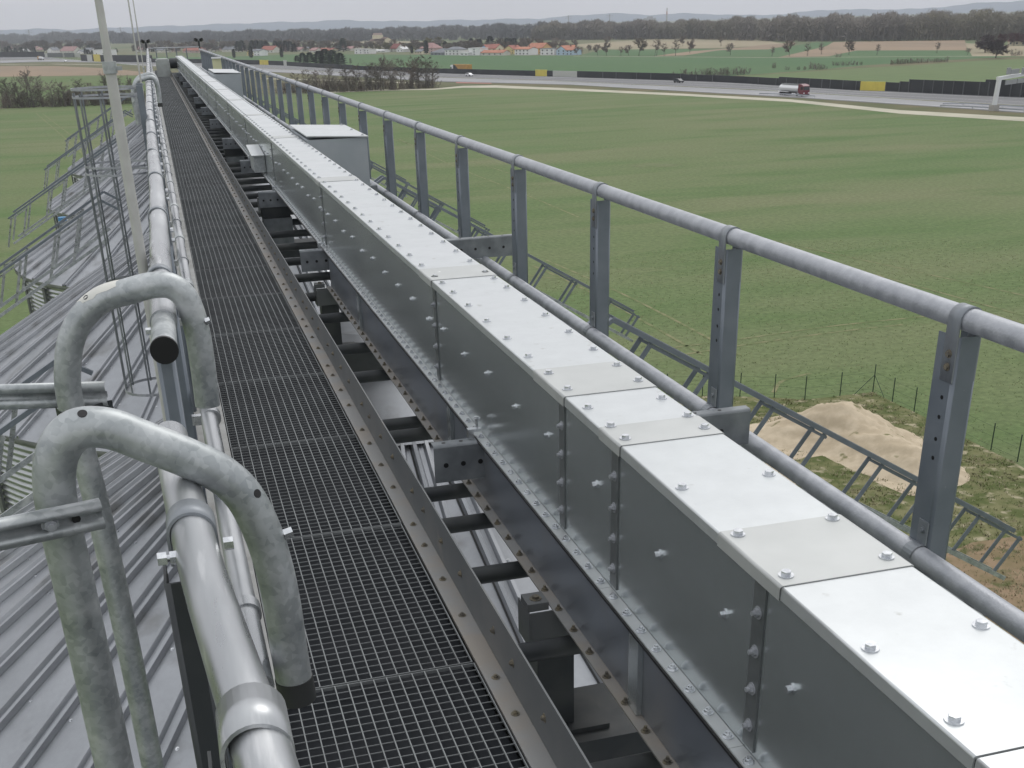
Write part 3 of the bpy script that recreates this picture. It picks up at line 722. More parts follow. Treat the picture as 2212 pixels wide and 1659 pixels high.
bm = bm_(); box(bm, 2.08, 2.38, 45, 45.15, Zr(-1.45), Zr(-.95)); obj('case', bm, 'yellowish', t)
bm = bm_(); box(bm, 2.06, 2.39, 44.95, 45.2, Zr(-.949), Zr(-.90)); obj('hood', bm, 'white', t)

# ================================================================== THE SILOS
SX, SY0, SSP, SSL, SAZ = 1.607, 9.957, 11.805, .58, -2.1
SR = SSP / 2 - .06
def silo(yc, label, near=True):
    ze = Zr(SAZ - SSL * SR)
    t = thing('grain_silo', label, 'silo', (SX, yc, 0), 'silos in a row under the gallery')
    NS = 52; wb = .075; bm = bm_()
    def pt(a, rho, lat, up):
        ca, sa = math.cos(a), math.sin(a)
        x = SX + rho * ca - lat * sa; yv = yc + rho * sa + lat * ca
        return bm.verts.new((x, yv, Zr(SAZ - SSL * math.hypot(rho, lat)) + up))
    r0, r1 = 1.55, SR
    prof = [(-wb, 0.012), (-wb + .012, .052), (-wb + .040, .055), (-.018, .016), (.018, .016), (wb - .040, .055), (wb - .012, .052), (wb, .002)]
    for k in range(NS):
        a = 2 * PI * k / NS; a2 = 2 * PI * (k + 1) / NS
        A = [pt(a, r0, l, u) for l, u in prof]; B = [pt(a, r1 + .05, l, u) for l, u in prof]
        for i in range(len(prof) - 1): bm.faces.new((A[i], A[i + 1], B[i + 1], B[i]))
        C1 = pt(a2, r0, -wb, 0); D1 = pt(a2, r1 + .05, -wb, 0)
        A2 = pt(a, r0, wb, 0.0); B2 = pt(a, r1 + .05, wb, 0.0)
        bm.faces.new((A2, C1, D1, B2))
    o = obj('roof', bm, 'roof', t)
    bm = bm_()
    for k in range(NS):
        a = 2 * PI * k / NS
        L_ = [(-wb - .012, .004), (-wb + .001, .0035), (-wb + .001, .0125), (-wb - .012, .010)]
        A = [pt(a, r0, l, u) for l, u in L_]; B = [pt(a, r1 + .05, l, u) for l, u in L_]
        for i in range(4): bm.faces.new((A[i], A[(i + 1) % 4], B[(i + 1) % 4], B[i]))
    obj('seam_shadow', bm, 'cap', t)['kind'] = 'stuff'  # dark strips stand in for the shadow line where roof sheets overlap
    bm = bm_(); n = 48
    top = [bm.verts.new((SX + .5 * math.cos(2 * PI * i / n), yc + .5 * math.sin(2 * PI * i / n), Zr(SAZ - SSL * .5) + .03)) for i in range(n)]
    bot = [bm.verts.new((SX + 1.6 * math.cos(2 * PI * i / n), yc + 1.6 * math.sin(2 * PI * i / n), Zr(SAZ - SSL * 1.6) + .05)) for i in range(n)]
    for i in range(n): bm.faces.new((top[i], top[(i + 1) % n], bot[(i + 1) % n], bot[i])).smooth = True
    bm.faces.new(top); obj('roof_collar', bm, 'roof', t)
    # wall: corrugated drum
    bm = bm_(); n = 96; R = SR - .12; rows = []
    z = ze - .05; levels = []
    zz = z; j = 0
    while zz > z - 3.4: levels.append((zz, .021 * math.sin(j * PI / 2 + .6))); zz -= .027; j += 1
    levels += [(zz, 0), (0, 0)]
    for zz, dr in levels: rows.append([bm.verts.new((SX + (R + dr) * math.cos(2 * PI * i / n), yc + (R + dr) * math.sin(2 * PI * i / n), zz)) for i in range(n)])
    for A, B in zip(rows, rows[1:]):
        for i in range(n): bm.faces.new((A[i], A[(i + 1) % n], B[(i + 1) % n], B[i])).smooth = True
    obj('wall', bm, 'wall', t)
    bm = bm_(); n = 96
    pr = [(SR + .06, ze - .035), (SR + .065, ze - .11), (SR - .06, ze - .12)]
    rows = [[bm.verts.new((SX + r * math.cos(2 * PI * i / n), yc + r * math.sin(2 * PI * i / n), zz)) for i in range(n)] for r, zz in pr]
    for A, B in zip(rows, rows[1:]):
        for i in range(n): bm.faces.new((A[i], A[(i + 1) % n], B[(i + 1) % n], B[i])).smooth = True
    obj('eave_flashing', bm, 'eave', t)
    for k in range(24):
        a = 2 * PI * k / 24; ca, sa = math.cos(a), math.sin(a); bm = bm_()
        bar(bm, (SX + (R + .05) * ca, yc + (R + .05) * sa, 0), (SX + (R + .05) * ca, yc + (R + .05) * sa, ze - .22), .14, .05, (ca, sa, 0)); obj('stiffener', bm, 'wallpost', t)
    # screws on the ribs
    bm = bm_()
    for k in range(NS):
        a = 2 * PI * k / NS; ca, sa = math.cos(a), math.sin(a)
        for rho in [2. + .62 * i for i in range(8)]:
            l = wb + .03
            hexbolt(bm, (SX + rho * ca - l * sa, yc + rho * sa + l * ca, Zr(SAZ - SSL * rho) - .002), (SSL * ca, SSL * sa, 1), .008, .01, True, .015)
    obj('roof_screws', bm, 'bolt', t)['kind'] = 'stuff'
    # roof stairs with handrails on both flanks
    for sgn in (-1, 1):
        for dy in ((-.75, .45) if sgn < 0 else (-.05, .2)):
            def P(rho, h):
                return Vector((SX + sgn * rho, yc + dy, Zr(SAZ - SSL * rho) + h))
            ra, rb = (2.75, SR - .1) if sgn < 0 else (2.2, SR + 1.35)
            top, foot = (1.15, .52) if sgn < 0 else (.84, .22); w_ = .04 if sgn < 0 else .06
            bm = bm_(); bar(bm, P(ra, top), P(rb, top), w_, .05 if sgn > 0 else .04); bar(bm, P(ra, top), P(ra - .25, top - .30), w_ * .9, .04)
            obj('stair_rail', bm, 'post', t)
            bm = bm_(); bar(bm, P(ra, foot), P(rb, foot), .025, .05)
            obj('stair_stringer', bm, 'galv', t)
            n = 3 if sgn < 0 else 4
            for i in range(n):
                rho = ra + .4 + (rb - ra - .9) * i / (n - 1); bm = bm_()
                for o_ in (0, .42 if sgn < 0 else .62):
                    bar(bm, P(rho + o_, top - .03), P(rho + o_ + (.22 if sgn < 0 else -.3), foot), .045 if sgn < 0 else .05, .012, (0, 1, 0))
                bar(bm, P(rho - .02, top - .06), P(rho + (.44 if sgn < 0 else .64), top - .06), .02, .03)
                obj('rail_leg', bm, 'galv_bright' if sgn < 0 else 'post', t)
    return t
s0 = silo(SY0, 'nearest grain silo, its ribbed cone roof filling the lower left below the hoops')
lab = ['second grain silo from the camera, behind the second grab hoop', 'third grain silo from the camera, with a stair rail seen against the field', 'fourth grain silo, whose roof edge meets the green field', 'fifth grain silo, mostly hidden far along the gallery']
for i, l in enumerate(lab): copy_thing(s0, (SX, SY0 + SSP * (i + 1), 0), label=l)
copy_thing(s0, (SX, SY0 - SSP, 0), label='grain silo under the camera end of the gallery')
for rho, ang, k, l in ((6.3, 190, 1, 'blue cap on the roof edge of the second silo'), (4.6, 172, 2, 'blue cap halfway up the roof of the third silo'), (4.9, 140, 2, 'blue cap on the far slope of the third silo roof')):
    a = math.radians(ang); p = Vector((SX + rho * math.cos(a), SY0 + SSP * k + rho * math.sin(a), Zr(SAZ - SSL * rho)))
    t = thing('vent_cap', l, 'roof vent', p, 'blue caps on the silo roofs')
    bm = bm_(); tube(bm, [p, p + Vector((0, 0, .16))], .07, 12); obj('stem', bm, 'galv', t)
    bm = bm_(); tube(bm, [p + Vector((0, 0, .161)), p + Vector((0, 0, .26))], .11, 12); obj('cap', bm, 'blue', t)

# ================================================================== THE LAND
bm = bm_(); n = 96; R = 11500
ring = [bm.verts.new((R * math.cos(2 * PI * i / n), R * math.sin(2 * PI * i / n), 0)) for i in range(n)]
bm.faces.new(ring); bmesh.ops.triangulate(bm, faces=bm.faces[:]); struct('ground', bm, 'ground')
def G(*ps): return [g(*p) for p in ps]
L1 = .05
trk_up = G((700, 199.5), (820, 194), (934, 192), (1000, 186), (1070, 184.5), (1204, 190), (1474, 202.7), (1708, 215), (1942, 238.3), (2212, 254))
trk_lo = G((700, 201.5), (820, 196.5), (934, 194.5), (1000, 190), (1070, 190), (1204, 195), (1474, 207.3), (1708, 220.7), (1942, 246), (2212, 262.7))
ext = lambda a, b, d: b + (b - a).normalized() * d
trk_up.append(ext(trk_up[-2], trk_up[-1], 260)); trk_lo.append(ext(trk_lo[-2], trk_lo[-1], 260))
poly('field', [(-700, 430, 0), (-56, 470, 0)] + [p for p in trk_lo] + [(330, -260, 0), (-700, -260, 0)], .012 + L1, 'field')
poly('track', trk_up + trk_lo[::-1], .03 + L1, 'track')
# wheel ruts
for pts in ([(1180, 563), (1310, 620), (1444, 686), (1600, 770)], [(1150, 575), (1240, 615), (1380, 690), (1520, 770)], [(1420, 757), (1600, 734), (1790, 707), (2010, 684)], [(1475, 768), (1640, 742), (1830, 716), (1950, 703)],
            [(1500, 500), (1800, 585), (2212, 700)], [(1520, 495), (1830, 578), (2212, 684)], [(1670, 521), (1900, 571), (2212, 640)], [(860, 300), (930, 336), (1000, 368), (1120, 415), (1250, 470)],
            [(800, 290), (960, 331), (1100, 375)], [(78, 245), (130, 290), (180, 335)], [(92, 246), (150, 290), (205, 330)], [(0, 262), (20, 256)], [(1210, 605), (1110, 590), (1020, 560)], [(1750, 808), (1690, 825), (1670, 850)]):
    P = smooth_path([g(*p) for p in pts], 4); strip('wheel_rut', P, .30, .03 + L1, 'rut')
for pts in ([(1355, 358), (1400, 353), (1475, 355), (1462, 361), (1370, 362)], [(1845, 313), (1880, 311), (1882, 315), (1850, 316)], [(1590, 258), (1612, 257), (1610, 260)]):
    poly('thin_patch', G(*pts), .032 + L1, 'thin_crop')
# yard beside the silos
poly('yard', G((1440, 862), (1517, 857), (1672, 861), (1738, 866), (1814, 857), (1885, 849), (1927, 870), (1974, 892), (2023, 916), (2110, 962), (2197, 1005), (2400, 1130), (2700, 1420), (2212, 1659), (1500, 1400), (1350, 1000)), .03 + L1, 'yard')
poly('bare_soil', G((2010, 1215), (2100, 1175), (2212, 1160), (2420, 1200), (2500, 1420), (2212, 1500), (2080, 1330), (2030, 1270)), .045 + L1, 'soil')
poly('sandy_ground', G((1612, 930), (1660, 905), (1740, 890), (1830, 900), (1950, 965), (2020, 1010), (2045, 1050), (2030, 1085), (1950, 1070), (1880, 1040), (1830, 1020), (1760, 1030), (1700, 1060), (1640, 1040), (1600, 980)), .04 + L1, 'sand')
poly('grass_patch', G((1700, 1000), (1790, 985), (1850, 1005), (1890, 1030), (1880, 1060), (1800, 1065), (1720, 1050)), .052 + L1, 'yard')
# sand heap
def heap():
    bm = bm_(); c0 = g(1850, 975); ux = Vector((.85, -.53, 0)); uy = Vector((.53, .85, 0))
    pk = [(g(1825, 945), 2.0, 3.0, 2.2), (g(1722, 945), .8, 3.6, 2.0), (g(1890, 985), 1.15, 2.2, 1.8), (g(1962, 1015), 1.2, 2.3, 1.8), (g(2010, 1035), .45, 1.6, 1.4)]
    N_ = 90; V = {}
    for i in range(N_ + 1):
        for j in range(N_ + 1):
            p = c0 + ux * ((i / N_ - .5) * 26) + uy * ((j / N_ - .5) * 20); h = 0
            for c, a, sx, sy in pk:
                d = p - c; h = h + a * math.exp(-(d.dot(ux) / sx) ** 2 - (d.dot(uy) / sy) ** 2)
            h += (.09 * math.sin(p.x * 2.1 + 1.3 * math.sin(p.y)) * math.sin(p.y * 1.7) + .06 * math.sin(p.x * 5.3 + p.y * 4.1) + .045 * math.sin(p.x * 9.1 - p.y * 7.3) + .05 * (random.random() - .5)) * min(1, h)
            V[i, j] = bm.verts.new((p.x, p.y, h - .12))
    for i in range(N_):
        for j in range(N_):
            q = (V[i, j], V[i + 1, j], V[i + 1, j + 1], V[i, j + 1])
            if max(v.co.z for v in q) > -.02: bm.faces.new(q).smooth = True
    bmesh.ops.delete(bm, geom=[v for v in bm.verts if not v.link_faces], context='VERTS')
    return bm
o = obj('sand_heap', heap(), 'sand'); tag(o, 'pale heap of sand with two humps lying inside the wire fence', 'sand heap')
# rough grass, straw and weeds of the yard and the near field
def in_poly(p, P):
    c = False
    for a, b in zip(P, P[1:] + P[:1]):
        if (a.y > p.y) != (b.y > p.y) and p.x < (b.x - a.x) * (p.y - a.y) / (b.y - a.y) + a.x: c = not c
    return c
def tufts(name, label, m, n, P, hmin, hmax, seed, clump=.0, zf=None):
    rnd_ = random.Random(seed); bm = bm_(); x0, x1 = min(p.x for p in P), max(p.x for p in P); y0, y1 = min(p.y for p in P), max(p.y for p in P); k = 0
    while k < n:
        p = Vector((rnd_.uniform(x0, x1), rnd_.uniform(y0, y1), .06))
        if not in_poly(p, P) or (clump and math.sin(p.x * .9 + 2 * math.sin(p.y * .6)) * math.sin(p.y * 1.1) < clump): continue
        k += 1
        for j in range(4):
            h = rnd_.uniform(hmin, hmax); a = rnd_.uniform(0, 6.28); d = Vector((math.cos(a), math.sin(a), 0)); b = p + d * rnd_.uniform(0, h * .6); w_ = Vector((-d.y, d.x, 0)) * h * .16
            bm.faces.new([bm.verts.new(b - w_), bm.verts.new(b + w_), bm.verts.new(b + d * h * rnd_.uniform(.3, 1.) + Vector((0, 0, h * rnd_.uniform(.4, .9))))])
    o = obj(name, bm, m); tag(o, label, None, None, 'stuff'); return o
Mt['blade'] = mat('grass blades', (.085, .12, .04), .9, 0, (.11, .13, .05), .5, spec=.1)
Mt['crop_blade'] = mat('crop blades', (.115, .16, .06), .9, 0, (.13, .165, .07), .5, spec=.1)
Mt['straw'] = mat('dry grass', (.30, .27, .17), .9, 0, (.22, .21, .12), .5, spec=.1)
YP = G((1440, 862), (1517, 857), (1672, 861), (1738, 866), (1814, 857), (1885, 849), (1974, 892), (2110, 962), (2197, 1005), (2400, 1130), (2500, 1400), (2212, 1500), (1700, 1200), (1400, 1000))
tufts('grass', 'rough green grass of the fenced yard', 'blade', 4200, YP, .08, .2, 1)
tufts('dry_grass', 'dry straw-coloured grass of the fenced yard', 'straw', 3000, YP, .10, .26, 2, .15)
FP = G((1120, 640), (1300, 560), (1600, 520), (2212, 520), (2400, 700), (2400, 1120), (2110, 955), (1885, 845), (1672, 858), (1440, 858), (1300, 830))
tufts('grass', 'young crop and weeds of the near part of the field', 'crop_blade', 6500, FP, .05, .13, 3)
tufts('dry_grass', 'straw stubble scattered in the near part of the field', 'straw', 2600, FP, .05, .13, 4, .2)
# fence
fp = [(1440, 860), (1517, 857), (1598, 858), (1672, 861), (1738, 866), (1814, 857), (1885, 849), (1927, 870), (1974, 892), (2023, 916), (2080, 944), (2140, 974), (2197, 1000), (2275, 1040)]
F = [g(*p) for p in fp]
fe = thing('wire_fence', 'thin wire fence on dark green posts around the sand heap', 'fence', F[6])
for i, p in enumerate(F):
    bm = bm_(); tube(bm, [p, p + Vector((0, 0, 2.05 if i == 6 else 1.75))], .035, 8); obj('post', bm, 'fence', fe)
bm = bm_()
for d in ((F[5] - F[6]).normalized(), (F[7] - F[6]).normalized()): tube(bm, [F[6] + Vector((0, 0, 1.3)), F[6] + d * 1.5], .022, 6)
obj('brace', bm, 'fence', fe)
bm = bm_()
for a, b in zip(F, F[1:]):
    for z in (.3, .9, 1.5): tube(bm, [a + Vector((0, 0, z)), b + Vector((0, 0, z))], .006, 4, False)
obj('wire', bm, 'fence', fe)
# motorway
bar_pts = G((0, 123.8), (97, 123.3), (176, 131.6), (207, 133.3), (330, 135), (480, 137.5), (600, 141), (754, 150.5), (970, 159.2), (1157, 164.6), (1437, 173.3), (1575, 178.3), (1682, 185), (1858, 196), (1912, 197.3), (2125, 207.3), (2212, 210.7))
near_pts_r = G((0, 136.7), (100, 133.5), (233, 135.5), (300, 141.5), (480, 150), (620, 158), (760, 166), (937, 176.7), (1237, 184), (1474, 198), (1742, 213.3), (2028, 232.3), (2212, 245))
bar_pts.append(ext(bar_pts[-2], bar_pts[-1], 250)); near_pts_r.append(ext(near_pts_r[-2], near_pts_r[-1], 250))
poly('verge', [p for p in near_pts_r[7:]] + [p for p in trk_up[::-1][:-4]], .02 + L1, 'verge')
poly('road', bar_pts + near_pts_r[::-1], .06 + L1, 'road')
def offset_line(A, B, f):
    # line at share f between two polylines with different point counts
    def samp(P, t):
        n = (len(P) - 1) * t; i = min(int(n), len(P) - 2); return P[i].lerp(P[i + 1], n - i)
    import itertools
    def arc(P):
        d = [0]
        for a, b in zip(P, P[1:]): d.append(d[-1] + (b - a).length)
        return d
    def at(P, D, s):
        s *= D[-1]
        for i in range(len(P) - 1):
            if s <= D[i + 1]: return P[i].lerp(P[i + 1], (s - D[i]) / (D[i + 1] - D[i]))
        return P[-1]
    da, db = arc(A), arc(B)
    return [at(A, da, t / 40).lerp(at(B, db, t / 40), f) for t in range(41)]
A_, B_ = bar_pts, near_pts_r
poly('road', offset_line(A_, B_, .62) + offset_line(A_, B_, .93)[::-1], .075 + L1, 'road2')
for f, w in ((.10, .5), (.93, .5), (.60, .4), (.53, .4)): strip('road_marking', offset_line(A_, B_, f), w, .09 + L1, 'white')
poly('verge', offset_line(A_, B_, .54) + offset_line(A_, B_, .59)[::-1], .085 + L1, 'verge')
strip('road_marking', offset_line(A_, B_, .33), .2, .09 + L1, 'white')
# beyond the motorway
vill = G((0, 116), (97, 114), (240, 121), (330, 124), (534, 121.5), (620, 118), (737, 117.5), (850, 118), (960, 119.5), (1070, 120.5), (1237, 120), (1390, 121), (1680, 124.5), (1950, 123.3), (2090, 122.5), (2212, 118), (2400, 112))
poly('far_field', bar_pts[4:-1] + [ext(bar_pts[-2], bar_pts[-1], 200)] + [g(2600, 190), g(2600, 112)] + vill[::-1][:-3], .03 + L1, 'field_far')
poly('light_field', G((1474, 176), (1600, 165), (1775, 153), (1860, 147.5), (1985, 141), (2090, 133), (2212, 127.5), (2600, 112), (2800, 200), (2212, 206), (1860, 194), (1600, 179)), .045 + L1, 'field_strip')
poly('dry_strip', G((1474, 172), (1560, 166), (1775, 150.5), (1870, 141.5), (1990, 134), (2100, 127), (2212, 122), (2212, 127.5), (2090, 133), (1985, 141), (1860, 147.5), (1775, 153), (1600, 165)), .05 + L1, 'verge')
strip('farm_track', [g(1237, 121.5), g(1474, 123.5), g(1680, 124.8), g(1850, 123.6), g(1960, 122.6), g(2090, 122), g(2150, 121)], 3.2, .075 + L1, 'track')
poly('green_field', G((1250, 119.8), (1300, 108), (1437, 106), (1500, 105.5), (1580, 107), (1690, 103), (1760, 92), (1850, 90), (1900, 91), (2000, 89), (2100, 92), (2120, 122.5), (1950, 123), (1680, 124), (1437, 121)), .035 + L1, 'field_far')
poly('tan_field', G((1240, 96), (1300, 92), (1420, 84), (1520, 83), (1600, 83.5), (1660, 89), (1690, 94), (1640, 99.5), (1560, 103.5), (1475, 105), (1380, 107), (1270, 107)), .045 + L1, 'tan')
poly('brown_field', G((1410, 122), (1445, 117), (1500, 110.5), (1600, 103), (1650, 97), (1720, 92), (1710, 97), (1660, 107), (1560, 108.5), (1545, 110), (1480, 120)), .055 + L1, 'brown')
poly('brown_field', G((1680, 124.5), (1730, 113), (1785, 100), (1800, 91), (1900, 89.5), (2084, 87), (2090, 109), (1850, 109.5), (1790, 122)), .055 + L1, 'brown')
poly('dry_meadow', G((2084, 93), (2140, 97), (2212, 100), (2300, 100), (2300, 121), (2100, 122)), .052 + L1, 'tan')
poly('tan_field', G((680, 93.5), (740, 90), (800, 88.5), (970, 90), (960, 92.5), (830, 93), (740, 94)), .055 + L1, 'tan')
# left of the gallery
poly('verge', G((-300, 139), (0, 139), (110, 136), (233, 138), (300, 144), (480, 153), (620, 161), (760, 169), (937, 178), (1000, 183), (934, 192), (820, 194), (700, 199), (480, 205), (300, 220), (-300, 230)), .018 + L1, 'verge')
poly('brown_field', G((-300, 142), (0, 143), (120, 143), (233, 148), (330, 158), (300, 163), (213, 163), (0, 166), (-300, 172)), .03 + L1, 'brown')
poly('green_field', G((-300, 172), (0, 166.5), (213, 163.5), (300, 163.5), (420, 170), (520, 180), (420, 205), (290, 222), (0, 232), (-300, 235)), .028 + L1, 'field_left')
strip('farm_track', [g(-100, 139.5), g(40, 140), g(115, 138.5), g(233, 140.5)], 5, .06 + L1, 'track')
strip('farm_track', [g(570, 170.5), g(680, 173), g(800, 176), g(925, 181.5)], 5, .06 + L1, 'track')
poly('netting_patch', G((985, 176), (1060, 175), (1062, 181), (985, 180)), .04 + L1, 'netting')

# noise barrier
def seg_wall(name, P, h, m, parent, thick=.4):
    bm = bm_()
    for a, b in zip(P, P[1:]):
        bar(bm, a + Vector((0, 0, h / 2)), b + Vector((0, 0, h / 2)), thick, h)
    return obj(name, bm, m, parent)
nb = thing('noise_barrier', 'long dark noise barrier with a few yellow and pale panels along the motorway', 'noise barrier', bar_pts[9])
def bpx(*xs):
    out = []
    for x in xs:
        # point of the barrier foot seen at column x
        best = None
        P = bar_pts
        for a, b in zip(P, P[1:]):
            for t in range(21):
                q = a.lerp(b, t / 20); r = right.dot(q - Vector((0, 0, CZ))) / fwd.dot(q - Vector((0, 0, CZ))) * FPX + CXP
                if best is None or abs(r - x) < best[0]: best = (abs(r - x), q)
        out.append(best[1].copy())
    return out
runs = [((-300, 97), 5.5, 'barrier'), ((176, 190), 5.5, 'barrier'), ((190, 201), 5.5, 'paleglass'), ((201, 204), 5.5, 'barrier'), ((204, 216), 6.0, 'yellow'), ((216, 330), 5.5, 'barrier'), ((330, 562), 3.0, 'barrier'), ((562, 580), 3.2, 'yellow'), ((580, 611), 2.8, 'barrier'), ((611, 620), 3.4, 'paleglass'),
        ((620, 760), 2.6, 'barrier'), ((760, 960), 2.3, 'barrier'), ((960, 1159), 2.4, 'barrier'), ((1159, 1185), 2.9, 'yellow'), ((1185, 1191), 2.6, 'barrier'), ((1191, 1249), 2.6, 'paleglass'), ((1249, 1474), 2.7, 'barrier'), ((1474, 1685), 2.5, 'barrier'), ((1685, 1725), 3.0, 'barrier'), ((1725, 1857), 3.0, 'barrier'),
        ((1857, 1912), 2.9, 'yellow'), ((1912, 1938), 2.8, 'barrier'), ((1938, 1963), 3.2, 'barrier'), ((1963, 2122), 3.9, 'barrier'), ((2122, 2300), 4.6, 'barrier')]
for (x0, x1), h, m in runs:
    n = max(2, int(abs(x1 - x0) / 60) + 1); P = bpx(*[x0 + (x1 - x0) * i / (n - 1) for i in range(n)])
    seg_wall('panel', P, h, m, nb, .35)['label'] = {'barrier': 'dark panels', 'yellow': 'yellow panel', 'paleglass': 'pale panel'}[m]
for x in list(range(1700, 2212, 24)) + list(range(1300, 1700, 34)):
    p = bpx(x)[0]; h = 4.0 if x > 1963 else (3.0 if x > 1725 else 2.6)
    if 1850 < x < 1915: continue
    d = Vector((-p.x, -p.y, 0)).normalized() * .3; bm = bm_()
    box(bm, p.x + d.x - .12, p.x + d.x + .12, p.y + d.y - .12, p.y + d.y + .12, 0, h); obj('barrier_post', bm, 'barrier_post', nb)
seg_wall('glass_panel', G((98, 123.5), (175, 123.6)), 4.2, 'paleglass', nb)
for x in (109.5, 119, 130, 146, 155):
    p = g(x, 123.8); bm = bm_(); box(bm, p.x - 3, p.x + 3, p.y - .6, p.y - .2, 0, 4.4); obj('dark_bay', bm, 'wallpost', nb)
# guard rails
def guardrail(P, label, h=.75):
    t = thing('guard_rail', label, 'guard rail', P[0])
    bm = bm_()
    for a, b in zip(P, P[1:]): bar(bm, a + Vector((0, 0, h - .15)), b + Vector((0, 0, h - .15)), .08, .32)
    obj('beam', bm, 'steel', t)
    bm = bm_(); 
    for a, b in zip(P, P[1:]):
        n = max(1, int((b - a).length / 6))
        for i in range(n + 1): p = a.lerp(b, i / n); box(bm, p.x - .06, p.x + .06, p.y - .06, p.y + .06, 0, h - .32)
    obj('posts', bm, 'steel', t)
guardrail(G((2036, 229), (2080, 228), (2212, 236), (2330, 245)), 'steel guard rail on the far side of the gantry foot')
guardrail(G((2030, 233), (2100, 235.5), (2212, 243), (2330, 252)), 'steel guard rail in front of the gantry foot')
guardrail(G((1640, 206), (1700, 207.5), (1760, 212)), 'short guard rail beside the red tank lorry')
# gantry
gp = g(2146, 240); gh = height_px(2146, 240, 73)
ga = thing('sign_gantry', 'white sign gantry reaching over the motorway from a concrete foot', 'sign gantry', gp)
bm = bm_(); box(bm, gp.x - .9, gp.x + .9, gp.y - .9, gp.y + .9, 0, 1.5); obj('foot', bm, 'concrete', ga)
bm = bm_(); bar(bm, gp + Vector((0, 0, 1.5)), gp + Vector((.3, 0, gh)), .9, .9, (0, 1, 0)); obj('mast', bm, 'gantry', ga)
axr = (g(2300, 215) - g(2146, 240)); axr.z = 0; axr.normalize()
bm = bm_(); bar(bm, gp + Vector((-.2, 0, gh - .3)), gp + axr * 40 + Vector((0, 0, gh + .4)), .8, .8); obj('boom', bm, 'gantry', ga)
for s, w, hh, dz in ((4.5, 2.0, 1.6, 1.3), (8.5, 5.0, 1.2, 1.0), (16, 6, 1.4, 1.0)):
    c = gp + axr * s + Vector((0, -.7, gh + dz)); bm = bm_(); bar(bm, c - axr * w / 2, c + axr * w / 2, .3, hh); obj('sign_back', bm, 'silver', ga)
for s, w in ((7., 6.5), (15, 8)):
    c = gp + axr * s + Vector((0, -.7, gh - 1.4)); bm = bm_(); bar(bm, c - axr * w / 2, c + axr * w / 2, .3, 1.1); obj('sign_back', bm, 'silver', ga)

# vehicles: built along +x, then turned
def veh_parts(t, parts, rot):
    for name, bm, m in parts:
        me = bpy.data.meshes.new(name); bmesh.ops.recalc_face_normals(bm, faces=bm.faces); bm.to_mesh(me); bm.free(); me.materials.append(Mt[m])
        o = bpy.data.objects.new(name, me); C.objects.link(o); o.parent = t
    t.rotation_euler = (0, 0, rot)
def wheels(xs, w=1.25, r=.5):
    out = []
    for x in xs:
        for s in (-1, 1):
            bm = bm_(); tube(bm, [(x, s * w - .15, r), (x, s * w + .15, r)], r, 16); tube(bm, [(x, s * (w + .16) - .01, r), (x, s * (w + .16) + .01, r)], r * .5, 12); out.append(('wheel', bm, 'tyre'))
    return out
def bevbox(x0, x1, y0, y1, z0, z1, b=.12, seg=2):
    bm = bm_(); box(bm, x0, x1, y0, y1, z0, z1); bmesh.ops.bevel(bm, geom=bm.edges[:], offset=b, segments=seg, affect='EDGES'); return bm
def tank_truck(p, rot, label, cab_m, tank_m, Lt=8.6):
    t = thing('tank_lorry', label, 'lorry', p)
    bm = bm_(); tube(bm, [(-Lt + .0, 0, 2.05), (-Lt + .35, 0, 2.05), (-.4, 0, 2.05), (-.1, 0, 2.05)], 1.05, 28); 
    P = [('tank', bm, tank_m)]
    bm = bm_(); box(bm, -Lt + .4, -.4, -.35, .35, 3.1, 3.2); box(bm, -Lt + .5, -.5, -.5, -.46, 3.2, 3.5); box(bm, -Lt + .5, -.5, .46, .5, 3.2, 3.5); P.append(('top_walkway', bm, 'silver'))
    for x in (-Lt + 1.6, -Lt + 3.6, -Lt + 5.6):
        bm = bm_(); tube(bm, [(x, 0, 3.19), (x, 0, 3.42)], .3, 12); P.append(('hatch', bm, 'dark'))
    bm = bm_(); box(bm, -Lt, .3, -.45, .45, .75, 1.0); P.append(('chassis', bm, 'dark'))
    for s in (-1, 1):
        bm = bm_(); box(bm, -Lt - .1, -Lt + 5.6, s * 1.2 - .04, s * 1.2 + .04, 1.0, 1.18); P.append(('side_skirt', bm, 'whitecar'))
        bm = bm_(); tube(bm, [(-.1, s * 1.0, .75), (1.1, s * 1.0, .75)], .3, 12); P.append(('fuel_tank', bm, 'silver'))
    bm = bm_()
    pr = [(.35, .75), (3.1, .55), (3.15, 1.6), (2.95, 3.0), (2.2, 3.45), (.6, 3.6), (.35, 3.4)]
    A = [bm.verts.new((x, -1.22, z)) for x, z in pr]; B = [bm.verts.new((x, 1.22, z)) for x, z in pr]
    for i in range(len(pr)): bm.faces.new((A[i], A[(i + 1) % len(pr)], B[(i + 1) % len(pr)], B[i]))
    bm.faces.new(A[::-1]); bm.faces.new(B); P.append(('cab', bm, cab_m))
    bm = bm_(); bar(bm, (3.13, 0, 1.85), (2.99, 0, 2.85), 2.25, .06, (1, 0, 0)); P.append(('windscreen', bm, 'glass'))
    for s in (-1, 1):
        bm = bm_(); box(bm, 1.7, 2.85, s * 1.225 - .02, s * 1.225 + .02, 1.95, 2.75); P.append(('side_window', bm, 'glass'))
        bm = bm_(); box(bm, 3.1, 3.2, s * .9 - .25, s * .9 + .25, .85, 1.1); P.append(('headlight', bm, 'whitecar'))
    bm = bm_(); box(bm, 2.7, 3.22, -1.25, 1.25, .4, .6); P.append(('bumper', bm, 'dark'))
    P += wheels((2.2, -.3, -Lt + 1.1, -Lt + 2.3, -Lt + 3.5), 1.05)
    veh_parts(t, P, rot); return t
